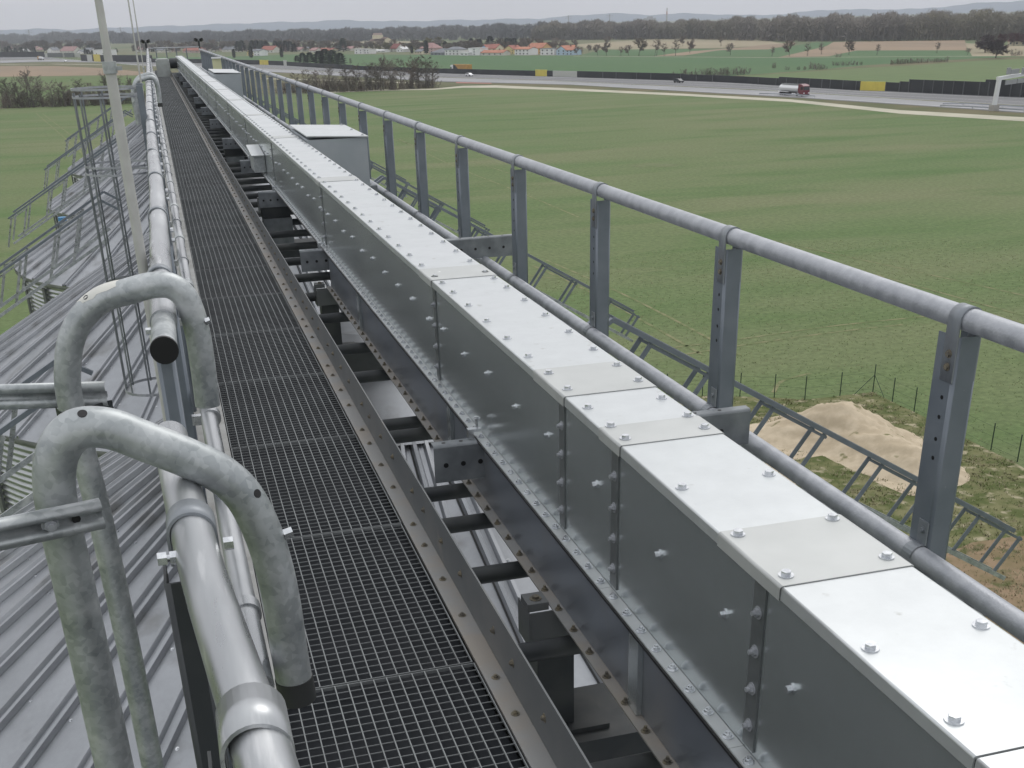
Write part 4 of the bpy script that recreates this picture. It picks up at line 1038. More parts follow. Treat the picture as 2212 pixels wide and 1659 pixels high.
def box_truck(p, rot, label):
    t = thing('tarpaulin_lorry', label, 'lorry', p); P = []
    P.append(('trailer_body', bevbox(-13.2, .2, -1.25, 1.25, 1.1, 4.0, .05), 'orange'))
    for s in (-1, 1):
        bm = bm_(); f = [(.21, 1.1), (.21, 3.85), (-1.2, 3.75), (-5.2, 1.1)]; A = [bm.verts.new((x, s * 1.255, z)) for x, z in f]; B = [bm.verts.new((x, s * 1.275, z)) for x, z in f]
        for i in range(4): bm.faces.new((A[i], A[(i + 1) % 4], B[(i + 1) % 4], B[i]))
        bm.faces.new(A); bm.faces.new(B); P.append(('tarpaulin_corner', bm, 'navy'))
    bm = bm_(); box(bm, -13.0, 1.0, -.5, .5, .7, 1.08); P.append(('chassis', bm, 'dark'))
    P.append(('cab', bevbox(.7, 3.0, -1.2, 1.2, .6, 3.6, .2), 'whitecar'))
    bm = bm_(); box(bm, 2.98, 3.03, -1.05, 1.05, 1.9, 2.8); P.append(('windscreen', bm, 'glass'))
    for s in (-1, 1):
        bm = bm_(); box(bm, 1.8, 2.7, s * 1.2 - .02, s * 1.2 + .02, 1.9, 2.7); P.append(('side_window', bm, 'glass'))
    P += wheels((2.1, -.6, -9, -10.3, -11.6), 1.05)
    veh_parts(t, P, rot); return t
def car(p, rot, label, m):
    t = thing('car', label, 'car', p); P = []; bm = bm_()
    pr = [(-2.2, .35), (2.15, .35), (2.2, .7), (1.2, .95), (.5, 1.42), (-1.2, 1.45), (-2.1, 1.0)]
    A = [bm.verts.new((x, -.88, z)) for x, z in pr]; B = [bm.verts.new((x, .88, z)) for x, z in pr]
    for i in range(len(pr)): bm.faces.new((A[i], A[(i + 1) % len(pr)], B[(i + 1) % len(pr)], B[i]))
    bm.faces.new(A[::-1]); bm.faces.new(B); P.append(('body', bm, m))
    for s in (-1, 1):
        bm = bm_(); f = [(1.0, .98), (.45, 1.35), (-1.1, 1.37), (-1.7, 1.02)]; A = [bm.verts.new((x, s * .885, z)) for x, z in f]; B = [bm.verts.new((x, s * .895, z)) for x, z in f]
        for i in range(4): bm.faces.new((A[i], A[(i + 1) % 4], B[(i + 1) % 4], B[i]))
        bm.faces.new(B); P.append(('side_window', bm, 'glass'))
    P += wheels((1.4, -1.4), .78, .33); veh_parts(t, P, rot); return t
def rdir(px, py, dx=20):
    a = bpx(px - dx)[0]; b = bpx(px + dx)[0]; d = b - a; return math.atan2(d.y, d.x)
def Rp(px, py, z=.17): q = g(px, py); q.z = z; return q
a, b = g(1680, 207), g(1752, 210)
tank_truck(Rp(1728, 208.5), rdir(1715, 207), 'tank lorry with a dark red cab and a bright silver tank on the motorway', 'redcab', 'tank', 10.2)
box_truck(Rp(984, 157.2), rdir(1000, 158) + PI, 'lorry with an orange tarpaulin and white cab on the motorway')
car(Rp(1014, 165.3), rdir(1014, 160), 'small white car on the road below the orange lorry', 'whitecar')
car(Rp(1466, 179.5), rdir(1466, 178), 'dark car alone near the noise barrier, right of the white panels', 'darkcar')
tank_truck(Rp(86, 130), rdir(90, 125) + PI, 'white tank lorry far away at the left end of the motorway', 'orange', 'whitecar', 12)
car(Rp(142, 134), rdir(142, 125), 'white car far away on the left stretch of motorway', 'whitecar')
car(Rp(936, 157), rdir(936, 155), 'white car seen through the bare trees on the motorway', 'whitecar')

# ------------------------------------------------------------------ village
def house(x0, x1, yb, he, hr, wall, roof, label, depth=9., kind='gable', nwin=3, storeys=2, ridge='along', rot=0., group='village houses', chimney=True):
    a, b = g(x0, yb), g(x1, yb); c = (a + b) / 2; d = (b - a); w = d.length; u = d.normalized(); v = Vector((-u.y, u.x, 0))
    if v.dot(c) < 0: v = -v
    H1 = height_px((x0 + x1) / 2, yb, he); H2 = height_px((x0 + x1) / 2, yb, he + hr)
    t = thing('house', label, 'house', c, group)
    def pt(s, q, z): return c + u * s * w / 2 + v * q + Vector((0, 0, z))
    bm = bm_()
    base = [(-1, 0), (1, 0), (1, depth), (-1, depth)]
    if kind == 'gable' and ridge == 'across':
        V = [bm.verts.new(pt(s, q, z)) for s, q, z in ((-1, 0, 0), (1, 0, 0), (1, 0, H1), (0, 0, H2 - .3), (-1, 0, H1), (-1, depth, 0), (1, depth, 0), (1, depth, H1), (0, depth, H2 - .3), (-1, depth, H1))]
        for f in ((0, 1, 2, 3, 4), (9, 8, 7, 6, 5), (1, 6, 7, 2), (5, 0, 4, 9)): bm.faces.new([V[i] for i in f])
    elif kind == 'gable':
        V = [bm.verts.new(pt(s, q, z)) for s, q, z in ((-1, 0, 0), (-1, 0, H1), (-1, depth / 2, H2 - .3), (-1, depth, H1), (-1, depth, 0), (1, 0, 0), (1, 0, H1), (1, depth / 2, H2 - .3), (1, depth, H1), (1, depth, 0))]
        for f in ((0, 1, 2, 3, 4), (9, 8, 7, 6, 5), (0, 5, 6, 1), (4, 3, 8, 9)): bm.faces.new([V[i] for i in f])
    else:
        V = [bm.verts.new(pt(s, q, z)) for z in (0, H1) for s, q in base]
        for i in range(4): bm.faces.new((V[i], V[(i + 1) % 4], V[4 + (i + 1) % 4], V[4 + i]))
        bm.faces.new(V[4:])
    obj('wall', bm, 'w_' + wall, t)
    bm = bm_(); e = 1 + .7 / w; th = .25
    def slab(P):
        T = [bm.verts.new(p + Vector((0, 0, th))) for p in P]; B = [bm.verts.new(p + Vector((0, 0, .01))) for p in P]
        bm.faces.new(T); bm.faces.new(B[::-1])
        for i in range(len(P)): bm.faces.new((T[i], B[i], B[(i + 1) % len(P)], T[(i + 1) % len(P)]))
    if kind == 'flat': slab([pt(-e, -.3, H1), pt(e, -.3, H1), pt(e, depth + .3, H1), pt(-e, depth + .3, H1)])
    elif kind == 'hip':
        k = max(.0, 1 - depth / w)
        if kind: 
            R1, R2 = pt(-k, depth / 2, H2), pt(k, depth / 2, H2); P = [pt(-e, -.4, H1), pt(e, -.4, H1), pt(e, depth + .4, H1), pt(-e, depth + .4, H1)]
            slab([P[0], P[1], R2, R1]); slab([P[2], P[3], R1, R2]); slab([P[1], P[2], R2]); slab([P[3], P[0], R1])
    elif ridge == 'across':
        slab([pt(-e, -.4, H1 - .2), pt(0, -.4, H2), pt(0, depth + .4, H2), pt(-e, depth + .4, H1 - .2)]); slab([pt(0, -.4, H2), pt(e, -.4, H1 - .2), pt(e, depth + .4, H1 - .2), pt(0, depth + .4, H2)])
    else:
        slab([pt(-e, -.4, H1 - .2), pt(e, -.4, H1 - .2), pt(e, depth / 2, H2), pt(-e, depth / 2, H2)]); slab([pt(-e, depth / 2, H2), pt(e, depth / 2, H2), pt(e, depth + .4, H1 - .2), pt(-e, depth + .4, H1 - .2)])
    obj('roof', bm, 'r_' + roof, t)
    nwin = min(nwin, 4); ww = min(1.2, w / (nwin * 2.2)); wh = min(1.3, H1 / storeys * .45)
    for sy in range(storeys):
        for i in range(nwin):
            s = -1 + 2 * (i + .5) / nwin; z = H1 * (sy + .5) / storeys; p0 = pt(s, -.03, z); bm = bm_()
            bar(bm, p0 - u * ww / 2, p0 + u * ww / 2, .05, wh); obj('window', bm, 'glass', t)
    if chimney and kind != 'flat':
        bm = bm_(); p = pt(.3, depth * .62, H2 - .6); box(bm, p.x - .4, p.x + .4, p.y - .4, p.y + .4, p.z, p.z + 1.7); obj('chimney', bm, 'r_brown', t)
    return t
house(961, 992, 119.3, 11.5, 6, 'white', 'grey', 'white two-storey house with a grey hipped roof at the edge of the field', 10, 'hip', 4)
house(930, 961, 119.2, 5, 8.5, 'grey', 'grey', 'low house with a big dark grey roof beside the white two-storey house', 14, 'hip', 4, 1)
house(1012, 1037, 119.8, 15.5, 0, 'white', 'white', 'white box-like modern house with dark window bands', 9, 'flat', 1, 3)
house(994, 1011, 120.2, 6, 0, 'white', 'white', 'low white garage wing left of the box-like modern house', 7, 'flat', 2, 1)
house(1038, 1053, 114, 9, 8, 'blue', 'red', 'blue gabled house with a red roof behind the long low building', 14, 'gable', 2, 2, 'across')
house(1054, 1071, 114, 9, 9, 'cream', 'red', 'red-roofed house right beside the blue gable', 10, 'gable', 2, 2)
house(1039, 1087, 119.8, 6, 5, 'pale', 'orange', 'long low pale building with an orange-red roof at the field edge', 8, 'gable', 5, 1)
house(1087, 1111, 116.5, 9, 9, 'yellow', 'red', 'yellow house with a steep red roof', 10, 'gable', 3, 2, 'across')
house(1112, 1143, 119.2, 13, 4, 'white', 'orange', 'white house with a shallow salmon-red roof', 10, 'gable', 4)
house(1138, 1171, 116.8, 13, 10, 'orange', 'orange', 'tall orange house with an orange-red roof and chimney', 11, 'gable', 4)
house(1167, 1197, 119.2, 14, 0, 'white', 'grey', 'white flat-roofed house beside the tall orange house', 10, 'flat', 3)
house(1202, 1222, 119.2, 12, 8, 'lightblue', 'orange', 'light blue house with an orange roof, last of the village row', 15, 'gable', 2, 2, 'across')
house(1222, 1237, 119.2, 11, 5, 'lightblue', 'orange', 'light blue side wing of the last house of the row', 10, 'gable', 2, 2)
house(766, 784, 116.5, 10, 0, 'white', 'white', 'pair of white cubes, left half, in front of brown scrub', 8, 'flat', 2)
house(785.5, 798, 116.3, 9.5, 0, 'white', 'white', 'pair of white cubes, right half, in front of brown scrub', 8, 'flat', 2)
house(843, 857, 112, 7, 10, 'pale', 'darkred', 'house with a large dark red roof', 10, 'gable', 2)
house(857, 871, 112.5, 6, 5, 'white', 'white', 'white round-gabled house end beside the large dark red roof', 8, 'gable', 2, 1, 'across')
house(907, 936, 113.5, 9, 11, 'pink', 'pink', 'house with a pink mansard roof half hidden by a cypress', 11, 'hip', 4)
house(896, 911, 116.2, 5, 4, 'cream', 'grey', 'low cream house under the pink-roofed house', 8, 'gable', 3, 1)
house(806, 832, 112.8, 3.5, 2, 'white', 'white', 'row of low white roofs behind a hedge', 6, 'gable', 3, 1, chimney=False)
house(534, 546, 120.5, 8, 6, 'yellow', 'grey', 'small yellow gabled house left in the village', 9, 'gable', 2, 2, 'across')
house(548, 562, 120.8, 11, 3, 'white', 'grey', 'white house beside the small yellow gable', 9, 'gable', 2)
house(563, 590, 114, 6, 8, 'pale', 'red', 'long house with a faded red roof beside the white house', 10, 'gable', 4, 1)
house(586, 608, 112, 5, 9, 'pink', 'orange', 'farmhouse with a faded orange roof at the end of the red roofs', 10, 'gable', 3, 1)
house(632, 650, 111.5, 4, 5, 'pale', 'pink', 'distant house with a pale pink roof among scrub', 10, 'gable', 3, 1)
house(668, 682, 112.8, 4, 5, 'pale', 'pink', 'distant small house with a dusty pink roof left of the evergreens', 9, 'gable', 2, 1)
house(130, 160, 114, 4, 9, 'pale', 'pink', 'long house with a big pinkish-red roof far left', 12, 'gable', 4, 1)
house(103, 115, 114.5, 6, 6, 'white', 'grey', 'white gabled house far left beside the pinkish-red roof', 10, 'gable', 2, 2, 'across')
house(167, 177, 116, 4, 4, 'white', 'grey', 'small white gable far left before dark shrubs', 10, 'gable', 1, 1, 'across')
house(203, 231, 124, 16, 0, 'white', 'white', 'plain white block with small square windows behind the barrier far left', 12, 'flat', 2, 1)
house(41, 52, 114.5, 4, 4, 'pale', 'white', 'small pale gable far left above the dark barrier', 10, 'gable', 1, 1, 'across')
house(480, 505, 112, 5, 6, 'pale', 'grey', 'grey-roofed house seen just right of the gallery railing', 10, 'gable', 3, 1)
house(395, 430, 114, 5, 6, 'pink', 'red', 'faded red roof seen past the far end of the gallery', 10, 'gable', 3, 1)
house(2176, 2230, 98, 9, 7, 'cream', 'darkred', 'cream mansion with curved gables among red trees, far right', 12, 'gable', 7, 1)
rv_ = random.Random(4)
for i, px in enumerate((20, 70, 86, 188, 300, 320, 345, 365, 442, 462, 512, 614, 626, 656, 694, 706, 720, 738, 750, 758)):
    yb = rv_.uniform(109, 113.5); w_ = rv_.uniform(11, 19)
    house(px - w_ / 2, px + w_ / 2, yb, rv_.uniform(3.5, 5), rv_.uniform(4, 6), ('pale', 'cream', 'white', 'pink')[rv_.randrange(4)], ('pink', 'brown', 'grey', 'red', 'pink')[rv_.randrange(5)], 'small distant house half lost among the bare village trees', 10, 'gable', 2, 1, group='distant houses among the trees')
# hall on the rise: nave with a taller block
a = house(797, 826, 103, 14, 8, 'cream', 'brown', 'large cream hall with a brown roof and a raised block on top', 16, 'gable', 6, 1, chimney=False)
p = a.location; bm = bm_(); q = g(820, 103); z0_, z1_, z2_ = height_px(820, 103, 19), height_px(820, 103, 27.5), height_px(820, 103, 31.5); box(bm, q.x - 5, q.x + 6, q.y + 6, q.y + 14, z0_, z1_); obj('raised_block', bm, 'w_cream', a)
bm = bm_(); box(bm, q.x - 4.2, q.x + 5.2, q.y + 6.6, q.y + 13.4, z1_ + .02, z2_); obj('block_roof', bm, 'w_pink', a)
# industrial silhouettes on the horizon
def tower(px, py_top, dist, w, name, label, m, cat):
    r = wray(px, py_top); s = dist / math.hypot(r.x, r.y); p = Vector((r.x * s, r.y * s, 0)); top = CZ + r.z * s
    o = bm_(); return p, top
p, top = tower(1441, 17, 4200, 8, '', '', '', '')
t = thing('chimney_stack', 'tall thin banded chimney on the horizon above the forest', 'chimney', p)
for i in range(5):
    bm = bm_(); tube(bm, [p + Vector((0, 0, top * i / 5)), p + Vector((0, 0, top * (i + 1) / 5))], 2.8 - .25 * i, 12); obj('band', bm, ('concrete', 'netting')[i % 2] if i > 1 else 'concrete', t)
p, top = tower(1404, 39, 4300, 8, '', '', '', '')
bm = bm_(); box(bm, p.x - 16, p.x + 16, p.y - 16, p.y + 16, 0, top); box(bm, p.x - 8, p.x + 8, p.y - 8, p.y + 8, top + .02, top + 5)
tag(obj('power_plant', bm, 'grey_blue' if 'grey_blue' in Mt else 'silver'), 'dim blue-grey block on the horizon left of the banded chimney', 'building')
for px, pt_, l in ((1317, 41, 'lattice pylon on the horizon, over the middle of the forest'), (1228, 54, 'lattice pylon on the horizon, above the last village house'), (64, 78, 'lattice pylon on the horizon, far left end'), (230, 80, 'lattice pylon on the horizon, left of the thick rod'), (262, 75, 'lattice pylon on the horizon, right of the thick rod')):
    p, top = tower(px, pt_ - 0, 3600, 3, '', '', '', ''); top = max(top, 34)
    t = thing('pylon', l, 'pylon', p, 'pylons on the horizon')
    bm = bm_(); bar(bm, p, p + Vector((0, 0, top)), 2.2, 2.2, (0, 1, 0)); obj('mast', bm, 'silver', t)
    bm = bm_()
    for f in (.78, .9): bar(bm, p + Vector((-9, 4, top * f)), p + Vector((9, -4, top * f)), .8, .8)
    obj('crossarm', bm, 'silver', t)

# ------------------------------------------------------------------ trees
def twig(bm, a, b, w):
    d = (b - a); s = d.orthogonal().normalized() * w
    bm.faces.new((bm.verts.new(a - s), bm.verts.new(a + s), bm.verts.new(b)))
def bare_tree(name, label, cat, m, h=10., w=6., trunk=.35, seed=1, n1=9, low=.3, bark='bark', dens=1.0, multi=1, twm=1.):
    rnd = random.Random(seed); t = thing(name, label, cat, (0, 0, 0))
    bt = bm_(); bc = bm_()
    tw = max(.03, h * .006) * twm
    def rv(s): return Vector((rnd.gauss(0, 1), rnd.gauss(0, 1), rnd.gauss(0, 1))).normalized() * s
    for st in range(multi):
        b0 = Vector((rnd.uniform(-1, 1), rnd.uniform(-1, 1), 0)) * (w * .22 if multi > 1 else 0)
        lean = Vector((rnd.uniform(-.12, .12), rnd.uniform(-.12, .12), 1)); hh = h * rnd.uniform(.78, 1.0)
        top = b0 + lean * hh
        tube(bt, [b0, b0.lerp(top, .35), b0.lerp(top, .7), top], trunk * .5, 6, taper=.12)
        for i in range(n1):
            f = low + (1 - low) * (i + rnd.random()) / n1; p = b0.lerp(top, min(f, .98)); an = rnd.uniform(0, 2 * PI)
            ln = w * .5 * (math.sin(PI * (.25 + .75 * (f - low) / (1 - low + .01)) ) * .75 + .35) * rnd.uniform(.7, 1.1)
            d = Vector((math.cos(an), math.sin(an), rnd.uniform(.35, 1.0))).normalized(); q = p + d * ln
            tube(bt, [p, p.lerp(q, .5) + rv(ln * .06), q], trunk * .16, 4, False, taper=.25)
            for j in range(int(9 * dens)):
                k = rnd.uniform(.2, 1.0); a = p.lerp(q, k); e = a + (d + rv(.9)).normalized() * ln * rnd.uniform(.25, .55); twig(bc, a, e, tw)
                for q_ in range(int(5 * dens)):
                    a2 = a.lerp(e, rnd.uniform(.2, 1)); twig(bc, a2, a2 + (d * .5 + Vector((0, 0, .25)) + rv(1)).normalized() * ln * rnd.uniform(.12, .34), tw * .8)
    obj('trunk', bt, bark, t); obj('crown', bc, m, t)
    return t
def shrub(name, label, cat, m, h=3., w=4., seed=1, n=260, leafy=False):
    rnd = random.Random(seed); t = thing(name, label, cat, (0, 0, 0)); bt = bm_(); bc = bm_()
    for i in range(9):
        a = Vector((rnd.uniform(-.3, .3) * w, rnd.uniform(-.3, .3) * w, 0)); e = a + Vector((rnd.uniform(-.3, .3) * w, rnd.uniform(-.3, .3) * w, h * rnd.uniform(.5, .95))); tube(bt, [a, e], h * .016, 4, False, taper=.3)
        for j in range(n // 9):
            p = a.lerp(e, rnd.uniform(.1, 1)); d = Vector((rnd.gauss(0, 1), rnd.gauss(0, 1), rnd.gauss(.7, .8))).normalized(); twig(bc, p, p + d * h * rnd.uniform(.14, .36), h * (.02 if leafy else .011))
    obj('stems', bt, 'bark', t); obj('crown', bc, m, t); return t
def conifer(name, label, cat, h=10., w=5., seed=1, slim=False, n=1500):
    rnd = random.Random(seed); t = thing(name, label, cat, (0, 0, 0)); bt = bm_(); tube(bt, [(0, 0, 0), (0, 0, h * .95)], h * .022, 6, taper=.2); obj('trunk', bt, 'bark', t)
    bc = bm_()
    for i in range(n):
        f = rnd.random() ** .8; z = h * (.08 + .92 * f); R_ = w * .5 * ((1 - f ** 2.2) ** .8 if not slim else math.sin(PI * (.12 + .88 * f)) ** .6) * (.75 + .35 * math.sin(f * 37 + rnd.random()))
        a = rnd.uniform(0, 2 * PI); r = R_ * rnd.uniform(.45, 1.); p = Vector((r * math.cos(a), r * math.sin(a), z)); d = Vector((math.cos(a), math.sin(a), rnd.uniform(-.5, .35))).normalized()
        twig(bc, p, p + d * h * rnd.uniform(.06, .12), h * .022)
    obj('crown', bc, 'ever', t); return t
def park(o): o.location = (0, 0, -500)
# prototypes: the first use of each is moved into place
PROTO = {}
def plant(kind, loc, s, label, group, rot=None):
    src = PROTO[kind]
    rot = random.uniform(0, 6.28) if rot is None else rot
    sz = s if isinstance(s, tuple) else (s * random.uniform(.9, 1.1), s * random.uniform(.9, 1.1), s)
    if not src[1]:
        src[1] = True; o = src[0]; o.location = loc; o.rotation_euler = (0, 0, rot); o.scale = sz; o['label'] = label; o['group'] = group; return o
    return copy_thing(src[0], loc, rot, sz, label, group)
PROTO['bareA'] = [bare_tree('bare_tree', '', 'tree', 'wood1', 1 * 10, 6.5, .35, 3, 14, .25, dens=1.1), False]
PROTO['bareB'] = [bare_tree('bare_tree', '', 'tree', 'wood2', 10, 5., .3, 5, 14, .3, dens=1.1, multi=2), False]
PROTO['bareC'] = [bare_tree('bare_tree', '', 'tree', 'wood1', 10, 7.5, .3, 9, 10, .12, dens=1.0, multi=3), False]
PROTO['round'] = [bare_tree('bare_tree', '', 'tree', 'wood2', 10, 7., .5, 12, 22, .38, dens=1.5), False]
PROTO['shrub'] = [shrub('shrub', '', 'shrub', 'wood2', 3.4, 5., 3, 300), False]
PROTO['shrub2'] = [shrub('shrub', '', 'shrub', 'wood1', 4.0, 5.5, 8, 300), False]
PROTO['farA'] = [bare_tree('bare_tree', '', 'tree', 'wood1', 10, 7.5, .3, 31, 16, .15, dens=1.2, multi=2, twm=3.6), False]
PROTO['farB'] = [bare_tree('bare_tree', '', 'tree', 'wood2', 10, 6.8, .35, 32, 18, .25, dens=1.3, twm=3.4), False]
PROTO['conifer'] = [conifer('conifer', '', 'tree', 10, 5.5, 4), False]
PROTO['cypress'] = [conifer('cypress', '', 'tree', 10, 3.0, 6, True), False]
PROTO['red'] = [bare_tree('red_tree', '', 'tree', 'redleaf', 10, 8.5, .5, 21, 24, .2, dens=1.7, twm=3), False]
PROTO['purple'] = [bare_tree('dark_tree', '', 'tree', 'purple', 10, 8.5, .6, 22, 30, .14, dens=2.0, twm=2.6), False]
PROTO['bud'] = [bare_tree('budding_tree', '', 'tree', 'budding', 10, 8., .4, 23, 22, .2, dens=1.5, twm=3), False]

rnd = random.Random(11)
# hedgerow across the near field's far edge
x = -60
i = 0
row = [(-60, 234), (0, 233.5), (80, 233), (150, 231), (230, 228), (300, 224), (420, 215), (520, 209), (600, 204), (700, 200), (800, 197), (880, 194), (950, 190)]
def row_y(px):
    for (a, ya), (b, yb) in zip(row, row[1:]):
        if a <= px <= b: return ya + (yb - ya) * (px - a) / (b - a)
    return row[-1][1]
hr = [(-40, 62), (-10, 52), (18, 66), (44, 58), (72, 82), (92, 70), (118, 58), (140, 56), (176, 60), (196, 50), (232, 70), (262, 62), (290, 58), (640, 46), (664, 52), (690, 48), (716, 58), (748, 52), (775, 60), (800, 62), (826, 74), (846, 70), (866, 66), (882, 62), (902, 70), (920, 74), (936, 60)]
for px, n in hr:
    yb = row_y(px) - rnd.uniform(0, 2.5); p = g(px, yb); h = height_px(px, yb, n)
    plant(('bareA', 'bareB', 'bareC')[rnd.randrange(3)], p, h / 10, 'bare tree standing in the hedgerow along the field edge, ' + ('left of the gallery' if px < 320 else 'right of the gallery'), 'hedgerow trees left of the gallery' if px < 320 else 'hedgerow trees right of the gallery')
for px in list(range(-60, 320, 7)) + list(range(600, 940, 7)):
    yb = row_y(px) - rnd.uniform(-.2, 3.5); p = g(px + rnd.uniform(-2, 2), yb)
    plant(('shrub', 'shrub2')[rnd.randrange(2)], p, rnd.uniform(.9, 1.75), 'leafless shrub at the foot of the hedgerow ' + ('left of the gallery' if px < 320 else 'right of the gallery'), 'hedgerow shrubs left of the gallery' if px < 320 else 'hedgerow shrubs right of the gallery')
# bushes along the barrier and the dry strip
for px, yb, n in [(1440, 171, 10), (1456, 170, 14), (1478, 168, 18), (1492, 168, 13), (1510, 168.5, 18), (1530, 167.5, 20), (1548, 167, 16), (1566, 164, 18), (1580, 163, 14), (1598, 162, 15), (1616, 160, 12), (1448, 171, 9), (1470, 169, 12), (1485, 168, 12), (1501, 168, 14), (1520, 168, 15), (1539, 167, 14), (1557, 165, 15), (1572, 163.5, 13), (1589, 163, 12), (1607, 161, 11), (1738, 151, 8), (1760, 150, 12), (1776, 150.5, 9), (1811, 142, 7), (1831, 142, 8), (1851, 141, 8), (1672, 148, 12), (1700, 152, 8), (1725, 151, 8), (1752, 150, 16), (1768, 151, 12), (1782, 150, 7), (1802, 142, 8), (1820, 142, 9), (1842, 141, 9), (1860, 141, 8)]:
    p = g(px, yb); plant(('shrub', 'shrub2')[rnd.randrange(2)], p, height_px(px, yb, n) / 3.0, 'leafless bush on the dry strip above the noise barrier', 'bushes on the dry strip')
for px in range(1926, 2046, 7):
    yb = 140 - (px - 1926) * .05; p = g(px, yb); plant('shrub', p, height_px(px, yb, rnd.uniform(9, 14)) / 3.4, 'leafless bush in the clipped dark hedge across the field', 'bushes of the field hedge')
# avenue trees along the farm track
for px, yb, n, k in [(1247, 120, 18, 'round'), (1256, 118, 16, 'bareC'), (1272, 114, 16, 'round'), (1291, 120, 22, 'round'), (1311, 121, 26, 'round'), (1314, 100, 20, 'round'), (1338, 122, 20, 'bareB'), (1358, 121, 22, 'round'), (1380, 121, 36, 'round'), (1412, 122, 34, 'bareB'), (1437, 121, 26, 'bareB'), (1458, 121, 34, 'bareB'), (1475, 100, 20, 'round'), (1490, 115, 24, 'round'), (1493, 100, 18, 'bareB'),
                   (1578, 119, 24, 'round'), (1665, 122, 20, 'bareB'), (1705, 122, 32, 'round'), (1745, 121, 26, 'bareB'), (1777, 118, 24, 'bareB'), (1833, 119, 30, 'round'), (1892, 119, 22, 'bareB'), (2020, 115, 22, 'bareB'), (1560, 100, 20, 'bareB')]:
    p = g(px, yb); h = height_px(px, yb, n) / 10; plant('farB' if k == 'round' else k, p, (h * 1.25, h * 1.25, h * 1.1), 'small bare roadside tree standing along the far field track', 'roadside trees on the far track')
for px, yb, n, k, l in [(2090, 119, 16, 'round', 'rounded grey-green bush at the bend of the far track'), (2150, 126, 40, 'purple', 'big dark purple-brown tree by the far track'), (2128, 114, 38, 'purple', 'dark bushy tree behind the big purple-brown tree'), (2165, 100, 26, 'red', 'reddish tree beside the cream mansion'), (2190, 98, 26, 'red', 'reddish tree behind the cream mansion'), (2210, 98, 24, 'red', 'reddish tree at the right end of the cream mansion'),
                        (2188, 121, 14, 'shrub2', 'small dark bush at the track right of the purple tree'), (2202, 120, 12, 'shrub', 'last small bush at the right end of the track'), (1810, 124, 9, 'shrub2', 'low dark bush lying in the brown field')]:
    p = g(px, yb); h = height_px(px, yb, n) / (10 if k not in ('shrub', 'shrub2') else 3.6); plant(k, p, (h * 1.35, h * 1.35, h * 1.08), l, 'trees near the mansion')
# evergreens
for px, yb, n, k, l in [(690, 140, 30, 'conifer', 'dark evergreen in the clump behind the noise barrier, left one'), (704, 141, 35, 'conifer', 'dark evergreen in the middle of the clump behind the noise barrier'), (720, 142, 34, 'conifer', 'dark evergreen right of the middle of the clump'), (736, 142, 28, 'conifer', 'dark evergreen at the right end of the clump'), (655, 136, 22, 'conifer', 'dark low evergreen left of the clump'), (670, 137, 24, 'conifer', 'dark low evergreen touching the clump'),
                        (642, 134, 14, 'conifer', 'small dark evergreen standing apart left of the clump')]:
    p = g(px, yb); h = height_px(px, yb, n) / 10; plant(k, p, (h * 2.0, h * 2.0, h), l, 'evergreens behind the noise barrier')
for px, yb, n in [(515, 112, 24), (524, 112, 26), (546, 112, 26), (556, 112, 26), (566, 112, 26), (575, 112, 24), (596, 112, 25), (606, 112, 24), (618, 112, 25), (628, 112, 24), (636, 113, 20), (742, 112, 31), (948, 108, 16), (962, 108, 20), (1018, 108, 26), (1036, 108, 25), (1059, 106, 30), (1095, 106, 25), (1103, 106, 24), (1111, 106, 25),
                  (6, 116, 10), (14, 116, 15), (22, 116, 18), (34, 115, 12), (47, 115, 14), (57, 115, 12), (75, 115, 12), (186, 118, 14), (192, 118, 12), (200, 118, 10), (193, 112, 16), (252, 114, 10), (330, 113, 12)]:
    p = g(px, yb); h = height_px(px, yb, n) / 10; plant('conifer', p, (h * 1.5, h * 1.5, h * .95), 'dark evergreen standing among the village houses', 'village evergreens')
for px, yb, n, l in [(921, 117, 30, 'tall slim cypress before the pink mansard roof'), (890, 116, 17, 'short thick cypress beside the low cream house'), (543, 126, 26, 'slim dark cypress in the field before the white house'), (609, 125, 22, 'slim dark cypress at the end of the red roofs'), (506, 126, 20, 'slim dark cypress close to the gallery railing')]:
    p = g(px, yb); h = height_px(px, yb, n) / 10; plant('cypress', p, (h * 1.2, h * 1.2, h), l, 'cypresses in the village')
# bare village trees
vt = []
for px in range(0, 1240, 6):
    if 232 < px < 300: continue
    yb = rnd.uniform(104, 112.5) if px > 480 else rnd.uniform(106, 114)
    vt.append((px + rnd.uniform(-5, 5), yb, rnd.uniform(13, 25)))
for px, yb, n in vt:
    p = g(px, yb); h = height_px(px, yb, n) / 10
    k = ('farA', 'farB', 'farA', 'farB', 'bud' if 800 < px < 960 else 'farA')[rnd.randrange(5)]
    plant(k, p, (h * 1.3, h * 1.3, h), 'bare grey-brown tree behind the village roofs', 'bare village trees')
for px, yb, n, k, l in [(835, 110, 20, 'bud', 'yellowish budding tree below the large cream hall'), (820, 111, 14, 'bud', 'small yellowish tree in front of the large cream hall'), (756, 143, 18, 'bareB', 'lone bare tree just right of the evergreen clump')]:
    p = g(px, yb); plant(k, p, height_px(px, yb, n) / 10, l, None)

